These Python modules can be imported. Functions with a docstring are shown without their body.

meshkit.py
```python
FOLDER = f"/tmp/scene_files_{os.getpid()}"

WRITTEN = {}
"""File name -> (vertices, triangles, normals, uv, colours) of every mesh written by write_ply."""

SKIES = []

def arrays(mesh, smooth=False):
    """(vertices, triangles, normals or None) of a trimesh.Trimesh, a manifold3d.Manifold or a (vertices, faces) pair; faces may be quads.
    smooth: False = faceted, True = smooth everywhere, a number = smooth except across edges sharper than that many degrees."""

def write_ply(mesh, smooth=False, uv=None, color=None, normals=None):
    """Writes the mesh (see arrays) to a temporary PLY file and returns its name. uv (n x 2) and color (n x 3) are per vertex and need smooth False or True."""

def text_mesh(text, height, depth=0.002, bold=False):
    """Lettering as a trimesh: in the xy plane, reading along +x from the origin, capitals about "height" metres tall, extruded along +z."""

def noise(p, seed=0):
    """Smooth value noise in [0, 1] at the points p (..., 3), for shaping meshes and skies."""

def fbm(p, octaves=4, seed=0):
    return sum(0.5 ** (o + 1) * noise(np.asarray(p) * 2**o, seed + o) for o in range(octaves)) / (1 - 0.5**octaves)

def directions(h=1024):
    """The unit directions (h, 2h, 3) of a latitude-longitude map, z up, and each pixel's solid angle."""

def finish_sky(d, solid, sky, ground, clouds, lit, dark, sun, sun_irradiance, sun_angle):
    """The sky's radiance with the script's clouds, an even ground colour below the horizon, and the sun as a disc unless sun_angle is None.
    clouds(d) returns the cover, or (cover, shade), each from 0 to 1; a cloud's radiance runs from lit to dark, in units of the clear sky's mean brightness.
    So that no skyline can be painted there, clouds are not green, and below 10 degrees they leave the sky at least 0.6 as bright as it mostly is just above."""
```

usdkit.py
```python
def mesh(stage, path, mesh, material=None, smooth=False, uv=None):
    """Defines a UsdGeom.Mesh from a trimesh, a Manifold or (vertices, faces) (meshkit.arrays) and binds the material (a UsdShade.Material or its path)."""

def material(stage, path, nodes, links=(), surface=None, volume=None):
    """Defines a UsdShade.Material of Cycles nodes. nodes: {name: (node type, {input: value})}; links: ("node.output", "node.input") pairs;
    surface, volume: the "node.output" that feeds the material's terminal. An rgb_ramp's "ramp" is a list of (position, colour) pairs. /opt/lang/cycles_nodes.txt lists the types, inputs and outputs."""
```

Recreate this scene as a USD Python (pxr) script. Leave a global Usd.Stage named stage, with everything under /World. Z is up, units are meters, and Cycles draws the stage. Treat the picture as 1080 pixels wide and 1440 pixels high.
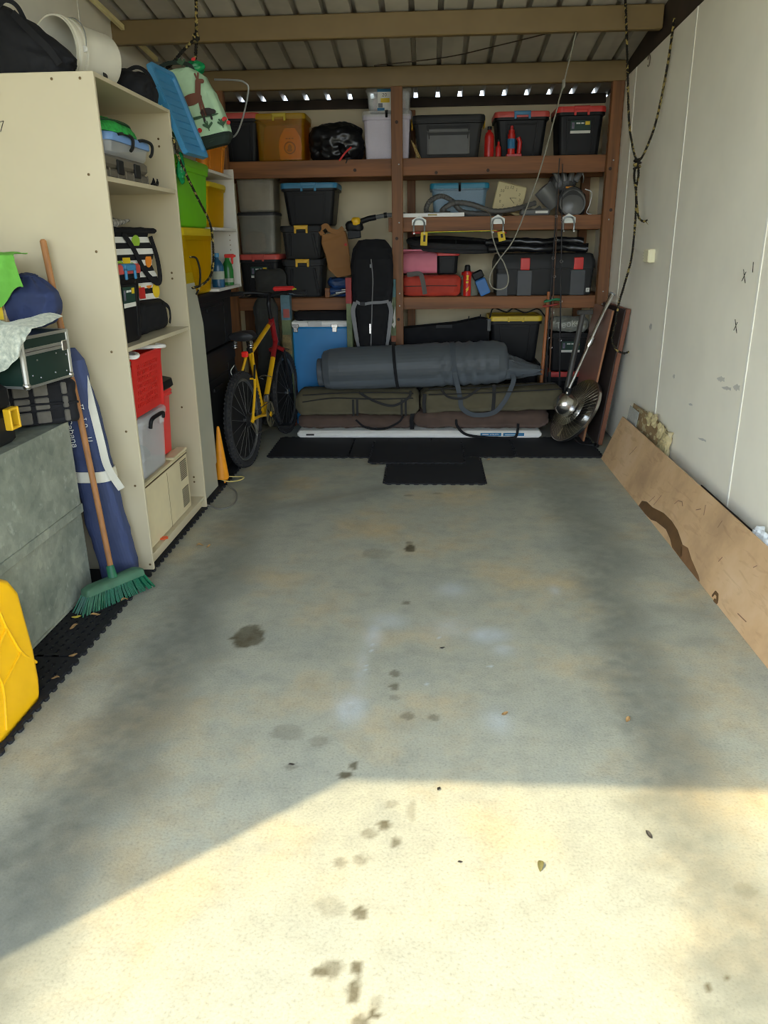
import math
import numpy as np
import trimesh
import shapely.geometry as sg
from pxr import Gf, Sdf, Usd, UsdGeom, UsdLux, UsdShade
import usdkit
import meshkit

stage = Usd.Stage.CreateInMemory()
UsdGeom.SetStageUpAxis(stage, UsdGeom.Tokens.z)
UsdGeom.SetStageMetersPerUnit(stage, 1.0)
UsdGeom.Xform.Define(stage, '/World')
UsdGeom.Scope.Define(stage, '/World/Looks')
RNG = np.random.default_rng(7)
PI = math.pi

# ------------------------------------------------------------------ camera, sky, sun, exposure
PITCH, YAW, ROLL = math.radians(19.36), math.radians(3.467), math.radians(-0.796)
EYE = (0.0, 0.0, 1.5)
EXPOSURE = 0.0
SUN = 18300.0
SKY = 0.345
SKY_SAT = 0.6
SUN_H = np.array([0.746, 0.666])        # the way the sunlight travels over the ground
SUN_EL = math.radians(51.0)
SUN_ROT = math.radians(-131.8)
fwd = np.array([-math.sin(YAW) * math.cos(PITCH), math.cos(YAW) * math.cos(PITCH), -math.sin(PITCH)])
r0 = np.array([math.cos(YAW), math.sin(YAW), 0.0])
u0 = np.cross(r0, fwd)
rgt = r0 * math.cos(ROLL) + u0 * math.sin(ROLL)
upv = -r0 * math.sin(ROLL) + u0 * math.cos(ROLL)
cam = UsdGeom.Camera.Define(stage, '/World/camera')
cm = np.eye(4)
cm[0, :3], cm[1, :3], cm[2, :3], cm[3, :3] = rgt, upv, -fwd, EYE
cam.AddTransformOp().Set(Gf.Matrix4d(*cm.ravel().tolist()))
cam.CreateFocalLengthAttr(25.0)
cam.CreateHorizontalApertureAttr(25.0 * 1080 / 1078.0)
cam.CreateVerticalApertureAttr(25.0 * 1440 / 1078.0)
cam.CreateClippingRangeAttr(Gf.Vec2f(0.05, 500))
cam.CreateExposureAttr(EXPOSURE)

sky = UsdLux.DomeLight.Define(stage, '/World/sky')
sky_look = usdkit.material(stage, '/World/Looks/day_sky', {
    's': ('sky_texture', {'sky_type': 'multiple_scattering', 'sun_disc': False, 'sun_elevation': SUN_EL, 'sun_rotation': SUN_ROT, 'aerosol_density': 2.5, 'air_density': 1.0}),
    'h': ('hsv', {'saturation': SKY_SAT}), 'b': ('background_shader', {'strength': SKY})},
    [('s.color', 'h.color'), ('h.color', 'b.color')], surface='b.background')
UsdShade.MaterialBindingAPI.Apply(sky.GetPrim()).Bind(sky_look)
sun = UsdLux.DistantLight.Define(stage, '/World/sun')
sun.CreateIntensityAttr(SUN)
sun.CreateAngleAttr(0.6)
sun.CreateColorAttr(Gf.Vec3f(1.0, 0.84, 0.54))
sd = np.array([SUN_H[0] * math.cos(SUN_EL), SUN_H[1] * math.cos(SUN_EL), -math.sin(SUN_EL)])
sd /= np.linalg.norm(sd)
zz = -sd
xx = np.cross([0, 0, 1.0], zz); xx /= np.linalg.norm(xx)
yy = np.cross(zz, xx)
sm = np.eye(4)
sm[0, :3], sm[1, :3], sm[2, :3] = xx, yy, zz
sun.AddTransformOp().Set(Gf.Matrix4d(*sm.ravel().tolist()))


# ------------------------------------------------------------------ materials
def lin(c):
    c = np.asarray(c, float) / 255.0
    return tuple(np.where(c <= 0.04045, c / 12.92, ((c + 0.055) / 1.055) ** 2.4))


MATS = {}


def M(name, col, rough=0.5, metal=0.0, var=0.12, vs=7.0, bump=0.0, bs=80.0, see=0.0, spec=0.5, col2=None, world=False, stretch=None, emit=None, sheen=0.0):
    """principled surface with a noise-varied colour; see = share of plain see-through (clear plastic)"""
    if name in MATS:
        return MATS[name]
    c = np.array(lin(col))
    lo = np.clip(c * (1 - var), 0, 1)
    hi = np.clip(c * (1 + var), 0, 1) if col2 is None else np.array(lin(col2))
    n = {'tc': ('geometry' if world else 'texture_coordinate', {}),
         'mp': ('mapping', {'scale': stretch or (1, 1, 1)}),
         'nz': ('noise_texture', {'scale': vs, 'detail': 5.0, 'roughness': 0.6}),
         'rp': ('rgb_ramp', {'ramp': [(0.3, tuple(lo)), (0.7, tuple(hi))]}),
         'p': ('principled_bsdf', {'roughness': rough, 'metallic': metal, 'specular_ior_level': spec, 'sheen_weight': sheen})}
    l = [('tc.position' if world else 'tc.object', 'mp.vector'), ('mp.vector', 'nz.vector'), ('nz.fac', 'rp.fac'), ('rp.color', 'p.base_color')]
    if bump:
        n['n2'] = ('noise_texture', {'scale': bs, 'detail': 4.0})
        n['bp'] = ('bump', {'strength': 1.0, 'distance': bump})
        l += [('mp.vector', 'n2.vector'), ('n2.fac', 'bp.height'), ('bp.normal', 'p.normal')]
    out = 'p.BSDF'
    if see:
        n['tr'] = ('transparent_bsdf', {'color': tuple(np.clip(0.25 + 0.75 * c / max(c.max(), 1e-3), 0, 1))})
        n['mx'] = ('mix_closure', {'fac': see})
        l += [('p.BSDF', 'mx.closure1'), ('tr.BSDF', 'mx.closure2')]
        out = 'mx.closure'
    MATS[name] = usdkit.material(stage, '/World/Looks/' + name, n, l, surface=out)
    return MATS[name]


# ------------------------------------------------------------------ mesh helpers
def tm(v, f):
    return trimesh.Trimesh(np.asarray(v, float), np.asarray(f, int), process=False)


def cat(*ms):
    flat = []
    for m in ms:
        flat += m if isinstance(m, (list, tuple)) else [m]
    return trimesh.util.concatenate(flat)


def mv(m, x=0, y=0, z=0):
    m = m.copy(); m.apply_translation((x, y, z)); return m


def rot(m, deg, axis='z', at=(0, 0, 0)):
    m = m.copy()
    m.apply_transform(trimesh.transformations.rotation_matrix(math.radians(deg), {'x': (1, 0, 0), 'y': (0, 1, 0), 'z': (0, 0, 1)}[axis] if isinstance(axis, str) else axis, at))
    return m


def loft(rings, cap0=True, cap1=True):
    R = np.asarray(rings, float)
    m, n = R.shape[:2]
    v = R.reshape(-1, 3)
    a = (np.arange(m - 1)[:, None] * n + np.arange(n)[None]).ravel()
    b = (np.arange(m - 1)[:, None] * n + (np.arange(n)[None] + 1) % n).ravel()
    f = [np.stack([a, b, b + n], 1), np.stack([a, b + n, a + n], 1)]
    extra = []
    k = np.arange(n)
    if cap0:
        extra.append(R[0].mean(0)); c = len(v)
        f.append(np.stack([np.full(n, c), (k + 1) % n, k], 1))
    if cap1:
        extra.append(R[-1].mean(0)); c = len(v) + len(extra) - 1
        o = (m - 1) * n
        f.append(np.stack([np.full(n, c), o + k, o + (k + 1) % n], 1))
    if extra:
        v = np.vstack([v, extra])
    return tm(v, np.vstack(f))


def rrect(w, d, r, n=4, z=0.0, cx=0.0, cy=0.0):
    r = min(r, w / 2 - 1e-5, d / 2 - 1e-5)
    p = []
    for k, (sx, sy) in enumerate(((1, -1), (1, 1), (-1, 1), (-1, -1))):
        t = np.linspace(-PI / 2 + k * PI / 2, k * PI / 2, n + 1)
        p.append(np.stack([sx * (w / 2 - r) + r * np.cos(t) + cx, sy * (d / 2 - r) + r * np.sin(t) + cy, np.full(n + 1, z)], 1))
    return np.vstack(p)


def box(x0, x1, y0, y1, z0, z1, b=0.003, n=1):
    w, d, cx, cy = x1 - x0, y1 - y0, (x0 + x1) / 2, (y0 + y1) / 2
    b = min(b, w / 3, d / 3, (z1 - z0) / 3)
    rs = [rrect(w - 2 * b, d - 2 * b, b * .5, n, z0, cx, cy), rrect(w, d, b, n, z0 + b, cx, cy), rrect(w, d, b, n, z1 - b, cx, cy), rrect(w - 2 * b, d - 2 * b, b * .5, n, z1, cx, cy)]
    return loft(rs)


def pillow(w, d, h, r=0.05, amp=0.006, seed=0, n=7, zr=5, sc=9):
    """soft box: rounded on every edge and lightly crumpled, standing on z=0"""
    rs = []
    for t in np.linspace(0, PI / 2, zr):
        o = r * (1 - math.sin(t)); rs.append(rrect(w - 2 * o, d - 2 * o, max(r - o, .004) + .02, n, r * (1 - math.cos(t))))
    for z in np.linspace(r, h - r, 6)[1:-1]:
        rs.append(rrect(w, d, r + .02, n, z))
    for t in np.linspace(0, PI / 2, zr):
        o = r * (1 - math.cos(t)); rs.append(rrect(w - 2 * o, d - 2 * o, max(r - o, .004) + .02, n, h - r + r * math.sin(t)))
    m = loft(rs)
    return crumple(dense(m, 0.06), amp, sc, seed)


def dense(m, e):
    v, f = trimesh.remesh.subdivide_to_size(m.vertices, m.faces, e, max_iter=6)
    m = trimesh.Trimesh(v, f, process=True); m.merge_vertices()
    return m


def crumple(m, amp, sc, seed=0):
    m = m.copy()
    nrm = np.array(m.vertex_normals)
    q = np.array(m.vertices) * sc + seed * 17.3
    f = meshkit.fbm(q, 3, seed) - 0.5
    g = np.abs(meshkit.fbm(q * 1.7 + 5, 2, seed + 3) - 0.5)
    m.vertices = m.vertices + nrm * (amp * (2.4 * f - 2.6 * g))[:, None]
    return m


def tube(path, r, n=8, cap=True, flat=None, nrm=(0, 1, 0)):
    P = np.asarray(path, float)
    T = np.gradient(P, axis=0)
    T /= np.maximum(np.linalg.norm(T, axis=1, keepdims=True), 1e-9)
    a = np.array([0, 0, 1.0]) if abs(T[0][2]) < 0.9 else np.array([1.0, 0, 0])
    rs = np.broadcast_to(np.asarray(r, float), (len(P),))
    th = np.arange(n) / n * 2 * PI
    out = []
    for p, t, q in zip(P, T, rs):
        if flat is not None:                      # a strap: its flat side faces nrm
            w = np.asarray(nrm(p) if callable(nrm) else nrm, float)
            w = w - t * (w @ t)
            if np.linalg.norm(w) > .15 * np.linalg.norm(nrm(p) if callable(nrm) else nrm):
                a = w / np.linalg.norm(w)
        a = a - t * (a @ t); a /= np.linalg.norm(a)
        b = np.cross(t, a)
        k = 1.0 if flat is None else flat
        out.append(p + q * (np.cos(th)[:, None] * a * k + np.sin(th)[:, None] * b))
    return loft(out, cap, cap)


def spline(pts, k=8):
    P = np.asarray(pts, float)
    P = np.vstack([2 * P[0] - P[1], P, 2 * P[-1] - P[-2]])
    out = []
    for i in range(1, len(P) - 2):
        for t in np.arange(k) / k:
            a, b, c, d = P[i - 1], P[i], P[i + 1], P[i + 2]
            out.append(0.5 * (2 * b + (c - a) * t + (2 * a - 5 * b + 4 * c - d) * t * t + (3 * b - a - 3 * c + d) * t ** 3))
    out.append(P[-2])
    return np.array(out)


def lathe(prof, n=24):
    th = np.arange(n) / n * 2 * PI
    return loft([np.stack([max(r, 1e-4) * np.cos(th), max(r, 1e-4) * np.sin(th), np.full(n, z)], 1) for r, z in prof])


def bar(a, b, w, h, bev=0.002):
    """rectangular bar from a to b; w across (horizontal where it can be), h the other way"""
    a, b = np.asarray(a, float), np.asarray(b, float)
    L = np.linalg.norm(b - a); t = (b - a) / L
    s = np.cross(t, [0, 0, 1.0]) if abs(t[2]) < 0.95 else np.array([1.0, 0, 0])
    s = s - t * (s @ t); s /= np.linalg.norm(s); u = np.cross(s, t)
    m = box(-w / 2, w / 2, -h / 2, h / 2, 0, L, bev)
    X = np.eye(4); X[:3, 0], X[:3, 1], X[:3, 2], X[:3, 3] = s, -u, t, a
    if np.linalg.det(X[:3, :3]) < 0: X[:3, 1] *= -1
    m.apply_transform(X)
    return m


def prism(poly, h):
    p = sg.Polygon(poly) if not hasattr(poly, 'geom_type') else poly
    return trimesh.creation.extrude_polygon(p, h, engine='earcut')


def basis(m, ex, ey, ez, o=(0, 0, 0)):
    m = m.copy(); X = np.eye(4); X[:3, 0], X[:3, 1], X[:3, 2], X[:3, 3] = ex, ey, ez, o
    m.apply_transform(X)
    if np.linalg.det(X[:3, :3]) < 0: m.invert()
    return m


def front(m, x, y, z):
    """flat xy artwork turned to stand facing -y at (x, y, z)"""
    return basis(m, (1, 0, 0), (0, 0, 1), (0, -1, 0), (x, y, z))


def side(m, x, y, z):
    """flat xy artwork turned to stand facing +x, reading along +y"""
    return basis(m, (0, 1, 0), (0, 0, 1), (1, 0, 0), (x, y, z))


def blob(rx, ry, rz, amp=0.02, sc=6, seed=0, sub=4, p=2.0, floor=None):
    m = trimesh.creation.icosphere(sub)
    d = m.vertices
    k = (np.abs(d) ** p).sum(1) ** (-1 / p)
    m.vertices = d * k[:, None] * (rx, ry, rz)
    m = crumple(m, amp, sc, seed)
    if floor is not None:
        v = np.array(m.vertices); v[:, 2] = np.maximum(v[:, 2], floor); m.vertices = v
    return m


def sheet(P, th=0.004):
    """grid of points (m, n, 3) made into a cloth of some thickness"""
    P = np.asarray(P, float); m, n = P.shape[:2]
    i = (np.arange(m - 1)[:, None] * n + np.arange(n - 1)).ravel()
    f = np.vstack([np.stack([i, i + 1, i + n + 1], 1), np.stack([i, i + n + 1, i + n], 1)])
    s = tm(P.reshape(-1, 3), f); nr = np.array(s.vertex_normals)
    v = np.vstack([P.reshape(-1, 3) + nr * th / 2, P.reshape(-1, 3) - nr * th / 2]); N = m * n
    e = np.concatenate([np.arange(n - 1), np.arange(n - 1, N - 1, n), np.arange(N - 1, N - n, -1), np.arange(N - n, 0, -n)])
    e2 = np.roll(e, -1)
    rim = np.vstack([np.stack([e, e + N, e2 + N], 1), np.stack([e, e2 + N, e2], 1)])
    return tm(v, np.vstack([f, f[:, ::-1] + N, rim]))


# ------------------------------------------------------------------ prims
USED = {}


def path_for(parent, name):
    base = f'{parent}/{name}'
    k = USED.get(base, -1) + 1
    USED[base] = k
    return base if k == 0 else f'{base}_{k:03d}'


def tag(path, label=None, category=None, group=None, kind=None):
    p = stage.GetPrimAtPath(path)
    for k, v in (('label', label), ('category', category), ('group', group), ('kind', kind)):
        if v:
            p.SetCustomDataByKey(k, v)


def T(name, label=None, category=None, loc=(0, 0, 0), rz=0.0, group=None, kind=None, rx=0.0, ry=0.0):
    path = path_for('/World', name)
    x = UsdGeom.Xform.Define(stage, path)
    x.AddTranslateOp().Set(Gf.Vec3d(*map(float, loc)))
    if rx or ry or rz:
        x.AddRotateXYZOp().Set(Gf.Vec3f(rx, ry, rz))
    tag(path, label, category, group, kind)
    return path


def part(parent, name, mesh, mat, smooth=35, label=None, kind=None):
    path = path_for(parent, name)
    usdkit.mesh(stage, path, mesh, mat, smooth=smooth)
    tag(path, label, kind=kind)
    return path


def solo(name, label, category, mesh, mat, smooth=35, group=None, kind=None):
    path = path_for('/World', name)
    usdkit.mesh(stage, path, mesh, mat, smooth=smooth)
    tag(path, label, category, group, kind)
    return path


# ------------------------------------------------------------------ the setting
XL, XR, YB, YF = -2.10, 1.47, 7.33, 0.20
def deck_z(y):
    return 2.775 - 0.15 * (y - 6.6)


def concrete():
    n = {'g': ('geometry', {}), 'at': ('attribute', {'attribute': 'mask'}), 'sp': ('separate_color', {}),
         'n1': ('noise_texture', {'scale': 1.7, 'detail': 6.0, 'roughness': 0.62}), 'n2': ('noise_texture', {'scale': 9.0, 'detail': 6.0, 'roughness': 0.7}),
         'n3': ('noise_texture', {'scale': 130.0, 'detail': 3.0}),
         'r1': ('rgb_ramp', {'ramp': [(0.32, lin((152, 154, 140))), (0.5, lin((164, 163, 144))), (0.72, lin((184, 165, 126)))]}),
         'r2': ('rgb_ramp', {'ramp': [(0.3, (0.78, 0.79, 0.80)), (0.55, (1, 1, 1)), (0.75, (1.07, 1.05, 1.0))]}),
         'r3': ('rgb_ramp', {'ramp': [(0.25, (0.74, 0.74, 0.74)), (0.42, (.96, .96, .96)), (0.6, (1.05, 1.05, 1.05))]}),
         'm1': ('mix_color', {'blend_type': 'multiply', 'fac': 0.8, 'use_clamp': False}), 'm2': ('mix_color', {'blend_type': 'multiply', 'fac': 1.0}),
         't1': ('map_range', {'from_min': 0.25, 'from_max': 0.65, 'to_min': 0.78, 'to_max': 1.0, 'clamp': True}), 't2': ('math', {'math_type': 'multiply'}),
         'mt': ('mix_color', {'b': lin((98, 100, 90))}),
         's1': ('map_range', {'from_min': 0.3, 'from_max': 0.62, 'to_min': 1.0, 'to_max': 0.75, 'clamp': True}), 's2': ('math', {'math_type': 'multiply', 'use_clamp': True}),
         'ms': ('mix_color', {'b': lin((74, 66, 42))}),
         'mc': ('mix_color', {'b': lin((190, 200, 204))}),
         'p': ('principled_bsdf', {'roughness': 0.72, 'specular_ior_level': 0.35}), 'bp': ('bump', {'distance': 0.0012, 'strength': 0.6})}
    l = [('g.position', 'n1.vector'), ('g.position', 'n2.vector'), ('g.position', 'n3.vector'), ('at.color', 'sp.color'),
         ('n1.fac', 'r1.fac'), ('n2.fac', 'r2.fac'), ('n3.fac', 'r3.fac'), ('r1.color', 'm1.a'), ('r2.color', 'm1.b'), ('m1.result', 'm2.a'), ('r3.color', 'm2.b'),
         ('n2.fac', 't1.value'), ('t1.result', 't2.value1'), ('sp.r', 't2.value2'), ('t2.value', 'mt.fac'), ('m2.result', 'mt.a'),
         ('n2.fac', 's1.value'), ('s1.result', 's2.value1'), ('sp.g', 's2.value2'), ('s2.value', 'ms.fac'), ('mt.result', 'ms.a'),
         ('sp.b', 'mc.fac'), ('ms.result', 'mc.a'), ('mc.result', 'p.base_color'), ('n3.fac', 'bp.height'), ('bp.normal', 'p.normal')]
    return usdkit.material(stage, '/World/Looks/concrete', n, l, surface='p.BSDF')


def make_floor():
    xs = np.concatenate([[-14, -7, -3.5, -2.6], np.arange(-2.1, 1.5, 0.012), [1.8, 2.6, 5, 12]])
    ys = np.concatenate([[-16, -8, -4, -1.5, -.5, .3, .6], np.arange(0.8, 2.6, 0.010), np.arange(2.6, 5.6, 0.016), [5.8, 6.2, 6.8, 7.5]])
    X, Y = np.meshgrid(xs, ys, indexing='ij')
    P = np.stack([X, Y, 0 * X], -1)
    nz = meshkit.fbm(np.stack([X * 5, Y * 5, 0 * X], -1), 4, 3) - .5
    nf = meshkit.fbm(np.stack([X * 28, Y * 28, 0 * X], -1), 4, 8) - .5
    # tyre tracks: worn-in rubber, wandering a little where the car turns in
    cl = np.interp(Y, [0, 1.5, 2.2, 3.0, 4.0, 5.4], [-0.97, -0.98, -0.96, -1.0, -1.03, -1.08])
    wl = np.interp(Y, [0, 2.2, 3.5, 5.4], [.17, .15, .13, .12])
    cr = np.interp(Y, [0, 1.3, 2.0, 2.5, 3.0, 3.6, 4.5, 5.4], [0.70, 0.705, 0.745, 0.785, 0.81, 0.87, 0.90, 0.84])
    wr = np.interp(Y, [0, 2.0, 3.5, 5.4], [.15, .14, .13, .19])
    def band(c, w):
        return 1 / (1 + np.exp((np.abs(X + .17 * nz + .06 * nf - c) - w) / .04)) * (1.0 + .6 * nf)
    tyre = .95 * band(cl, wl) * np.interp(Y, [0, 3, 5.4], [1, .8, .42]) + .78 * band(cr, wr) * np.interp(Y, [0, 1.6, 2.2, 4, 5.4], [.9, .95, 1.0, .8, .62])
    # a sweeping turn mark at the back
    for (ax, ay, bx, by, w, s) in ((-.95, 4.3, -.25, 4.75, .05, .55), (-.9, 4.35, -.35, 4.6, .09, .3), (.75, 3.05, 1.15, 3.0, .07, .35), (.85, 2.7, 1.1, 2.75, .06, .25), (.55, 4.7, .95, 5.2, .12, .4)):
        t = np.clip(((X - ax) * (bx - ax) + (Y - ay) * (by - ay)) / ((bx - ax) ** 2 + (by - ay) ** 2), 0, 1)
        d = np.hypot(X - ax - t * (bx - ax), Y - ay - t * (by - ay)) + .12 * nz
        tyre = np.maximum(tyre, s / (1 + np.exp((d - w) / .03)))
    # grime along the mats and under the boards
    tyre = np.maximum(tyre, .3 / (1 + np.exp((5.44 - Y + .25 * nz - .10) / .05)))
    tyre = np.maximum(tyre, .35 / (1 + np.exp((X + 1.33 + .2 * nz - .04) / .03)) * (Y > 1.2))
    st = np.zeros_like(X)
    for x, y, rx, ry, s in ((-.722, 2.731, .062, .085, .75), (-.09, 3.696, .030, .045, .95), (-.095, 3.77, .022, .02, .5), (-.25, 3.62, .07, .07, .2), (-.114, 1.688, .018, .016, .95), (-.151, 1.654, .018, .018, .42), (-.078, 1.624, .013, .016, .6), (-.22, 1.548, .015, .016, .38),
                           (-.167, 1.558, .016, .021, .4), (-.225, 1.406, .036, .032, .24), (-.154, 1.394, .015, .02, .75), (-.200, 1.243, .02, .026, .55), (-.228, 1.233, .016, .014, .8), (-.148, 1.25, .012, .017, .95), (-.154, 1.193, .014, .03, .8),
                           (-.143, 1.205, .010, .03, .5), (-.131, 1.124, .022, .02, .65), (-.106, 1.142, .011, .011, 1.0), (-.116, 2.468, .019, .024, .55), (-.117, 2.382, .019, .022, .6), (-.112, 2.31, .018, .018, .25), (-.09, 3.055, .020, .02, .55), (-.099, 1.773, .022, .018, .28),
                           (-.038, 1.745, .012, .035, .3), (-.219, 1.934, .012, .022, .8), (-.240, 1.891, .022, .013, .85), (-.064, 2.2, .018, .018, .38), (.024, 2.191, .018, .02, .4), (-.1, 1.172, .011, .018, .35), (.06, 4.62, .03, .02, .3), (-.12, 4.58, .03, .02, .35),
                           (.644, 1.264, .009, .007, 1.0), (.600, 1.234, .010, .007, 1.0), (-.41, 1.92, .02, .012, .35), (-.34, 2.05, .03, .03, .25), (-.45, 2.1, .05, .05, .22), (.78, 1.5, .03, .02, .25)):
        d = np.sqrt(((X - x) / rx) ** 2 + ((Y - y) / ry) ** 2) + .9 * nf + .25 * nz
        st = np.maximum(st, 1.3 * s / (1 + np.exp((d - 1) / .05)))
    ch = np.zeros_like(X)
    for x, y, rx, ry, s in ((-.215, 2.76, .04, .12, .75), (.242, 2.773, .09, .07, .8), (.11, 3.192, .09, .10, .6), (-.265, 2.232, .06, .09, .85), (.235, 2.179, .05, .09, .5), (-.16, 2.89, .10, .09, .5), (.578, 3.205, .03, .06, .5), (.08, 2.83, .12, .12, .35), (-.245, 2.5, .03, .22, .3), (.3, 2.66, .05, .05, .5)):
        d = np.sqrt(((X - x) / rx) ** 2 + ((Y - y) / ry) ** 2) + .8 * nz + .4 * nf
        ch = np.maximum(ch, .72 * s * np.exp(-d * d * 1.5) * (.65 + 1.2 * (nf + .3)))
    for x, y in ((-.215, 2.63), (-.213, 2.68), (-.23, 2.52), (-.228, 2.49), (.237, 2.53), (-.262, 2.27), (.05, 2.74), (.0, 2.40)):
        ch = np.maximum(ch, .7 / (1 + np.exp((np.hypot(X - x, Y - y) / .009 - 1) / .12)))
    n, m = X.shape
    i = (np.arange(n - 1)[:, None] * m + np.arange(m - 1)).ravel()
    f = np.vstack([np.stack([i, i + m, i + m + 1], 1), np.stack([i, i + m + 1, i + 1], 1)])
    v = P.reshape(-1, 3)
    # give the slab thickness
    o = len(v)
    v = np.vstack([v, [(-14, -16, -.12), (12, -16, -.12), (12, 7.5, -.12), (-14, 7.5, -.12)]])
    f = np.vstack([f, [(o, o + 2, o + 1), (o, o + 3, o + 2)]])
    ms = usdkit.mesh(stage, '/World/floor', tm(v, f), concrete(), smooth=False)
    mk = np.clip(np.stack([tyre, st, ch], -1).reshape(-1, 3), 0, 1)
    mk = np.vstack([mk, np.zeros((4, 3))]).astype(np.float32)
    UsdGeom.PrimvarsAPI(ms).CreatePrimvar('mask', Sdf.ValueTypeNames.Color3fArray, 'vertex').Set(mk)
    tag('/World/floor', 'worn grey concrete garage floor with dark tyre tracks and oil spots', kind='structure')


make_floor()

WALL = M('wall_panel', (240, 234, 212), .55, var=.05, vs=2.0, bump=.0006, bs=35, world=True)
STRIP = M('joint_strip', (236, 232, 215), .5, var=.03, world=True)
DARKWOOD = M('dark_timber', (52, 40, 28), .7, var=.3, vs=5, world=True)
BEAM = M('brown_beam', (122, 101, 60), .55, var=.10, vs=3, world=True)
INK = M('pencil_ink', (55, 50, 42), .7, var=.1)


def wall_side(name, x, sgn, joints, top, label):
    w = T(name, label, kind='structure')
    e = [-YF * 0 + YF] + list(joints) + [YB + .06]
    for a, b in zip(e[:-1], e[1:]):
        part(w, 'panel', prism_wall(a + .004, b - .004, top, x, sgn), WALL, 10)
    for j in joints:
        part(w, 'joint_strip', box(min(x, x - sgn * .004), max(x, x - sgn * .004), j - .011, j + .011, 0, top(j), .001), STRIP)
    return w


def prism_wall(a, b, top, x, sgn):
    m = prism([(a, 0), (b, 0), (b, top(b)), (a, top(a))], .06)
    m = basis(m, (0, 1, 0), (0, 0, 1), (1, 0, 0), (x if sgn > 0 else x - .06, 0, 0))
    return m


topR = lambda y: 2.65 - 0.035 * (y - 6.6)
topL = lambda y: deck_z(y) - .004
wr_ = wall_side('wall_right', XR, 1, (1.01, 2.335, 3.66, 5.0, 6.31), topR, 'cream sheeted right wall with white joint strips and pencil marks')
wl_ = wall_side('wall_left', XL, -1, (1.6, 2.8, 4.0, 5.2, 6.4), topL, 'cream sheeted left wall behind the white cupboard')
for (y, z, s) in ((3.83, 1.33, 1), (3.85, 1.10, 1)):
    m = [bar((0, -.022, -.03), (0, .02, .03), .004, .002, .0004), bar((0, .020, -.022), (0, -.014, .02), .004, .002, .0004)]
    part(wr_, 'pencil_mark', mv(cat(m), XR - .001, y, z), INK)
part(wr_, 'pencil_mark', mv(bar((0, 0, -.02), (0, .008, .025), .004, .002, .0004), XR - .001, 3.74, 1.37), INK)
hk = tube([(XR - .02 + .022 * 0, 5.90 + .03 * math.cos(t), 2.62 + .035 * math.sin(t)) for t in np.linspace(0.3, 5.6, 14)], .003, 6)
part(wr_, 'wire_hook', hk, M('old_wire', (120, 112, 95), .5, .6))
SMUDGE = M('wall_smudge', (196, 192, 178), .6, var=.08)
for (y, z, a, b) in ((3.95, .83, .05, .012), (3.86, .80, .06, .008), (3.74, .825, .04, .014), (4.35, .62, .03, .006), (5.3, .95, .03, .02), (4.7, .72, .02, .012), (3.2, 1.02, .05, .008), (4.1, .48, .06, .006)):
    e_ = sg.Point(0, 0).buffer(1, 4)
    q = [(y + a * px * (1 + .3 * math.sin(7 * px)), z + b * pz * (1 + .3 * math.cos(9 * px)) - .12 * a * px) for px, pz in list(e_.exterior.coords)[:-1]]
    part(wr_, 'scuff_mark', basis(prism(q, .0006), (0, 1, 0), (0, 0, 1), (1, 0, 0), (XR - .0006, 0, 0)), SMUDGE, False)
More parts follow.
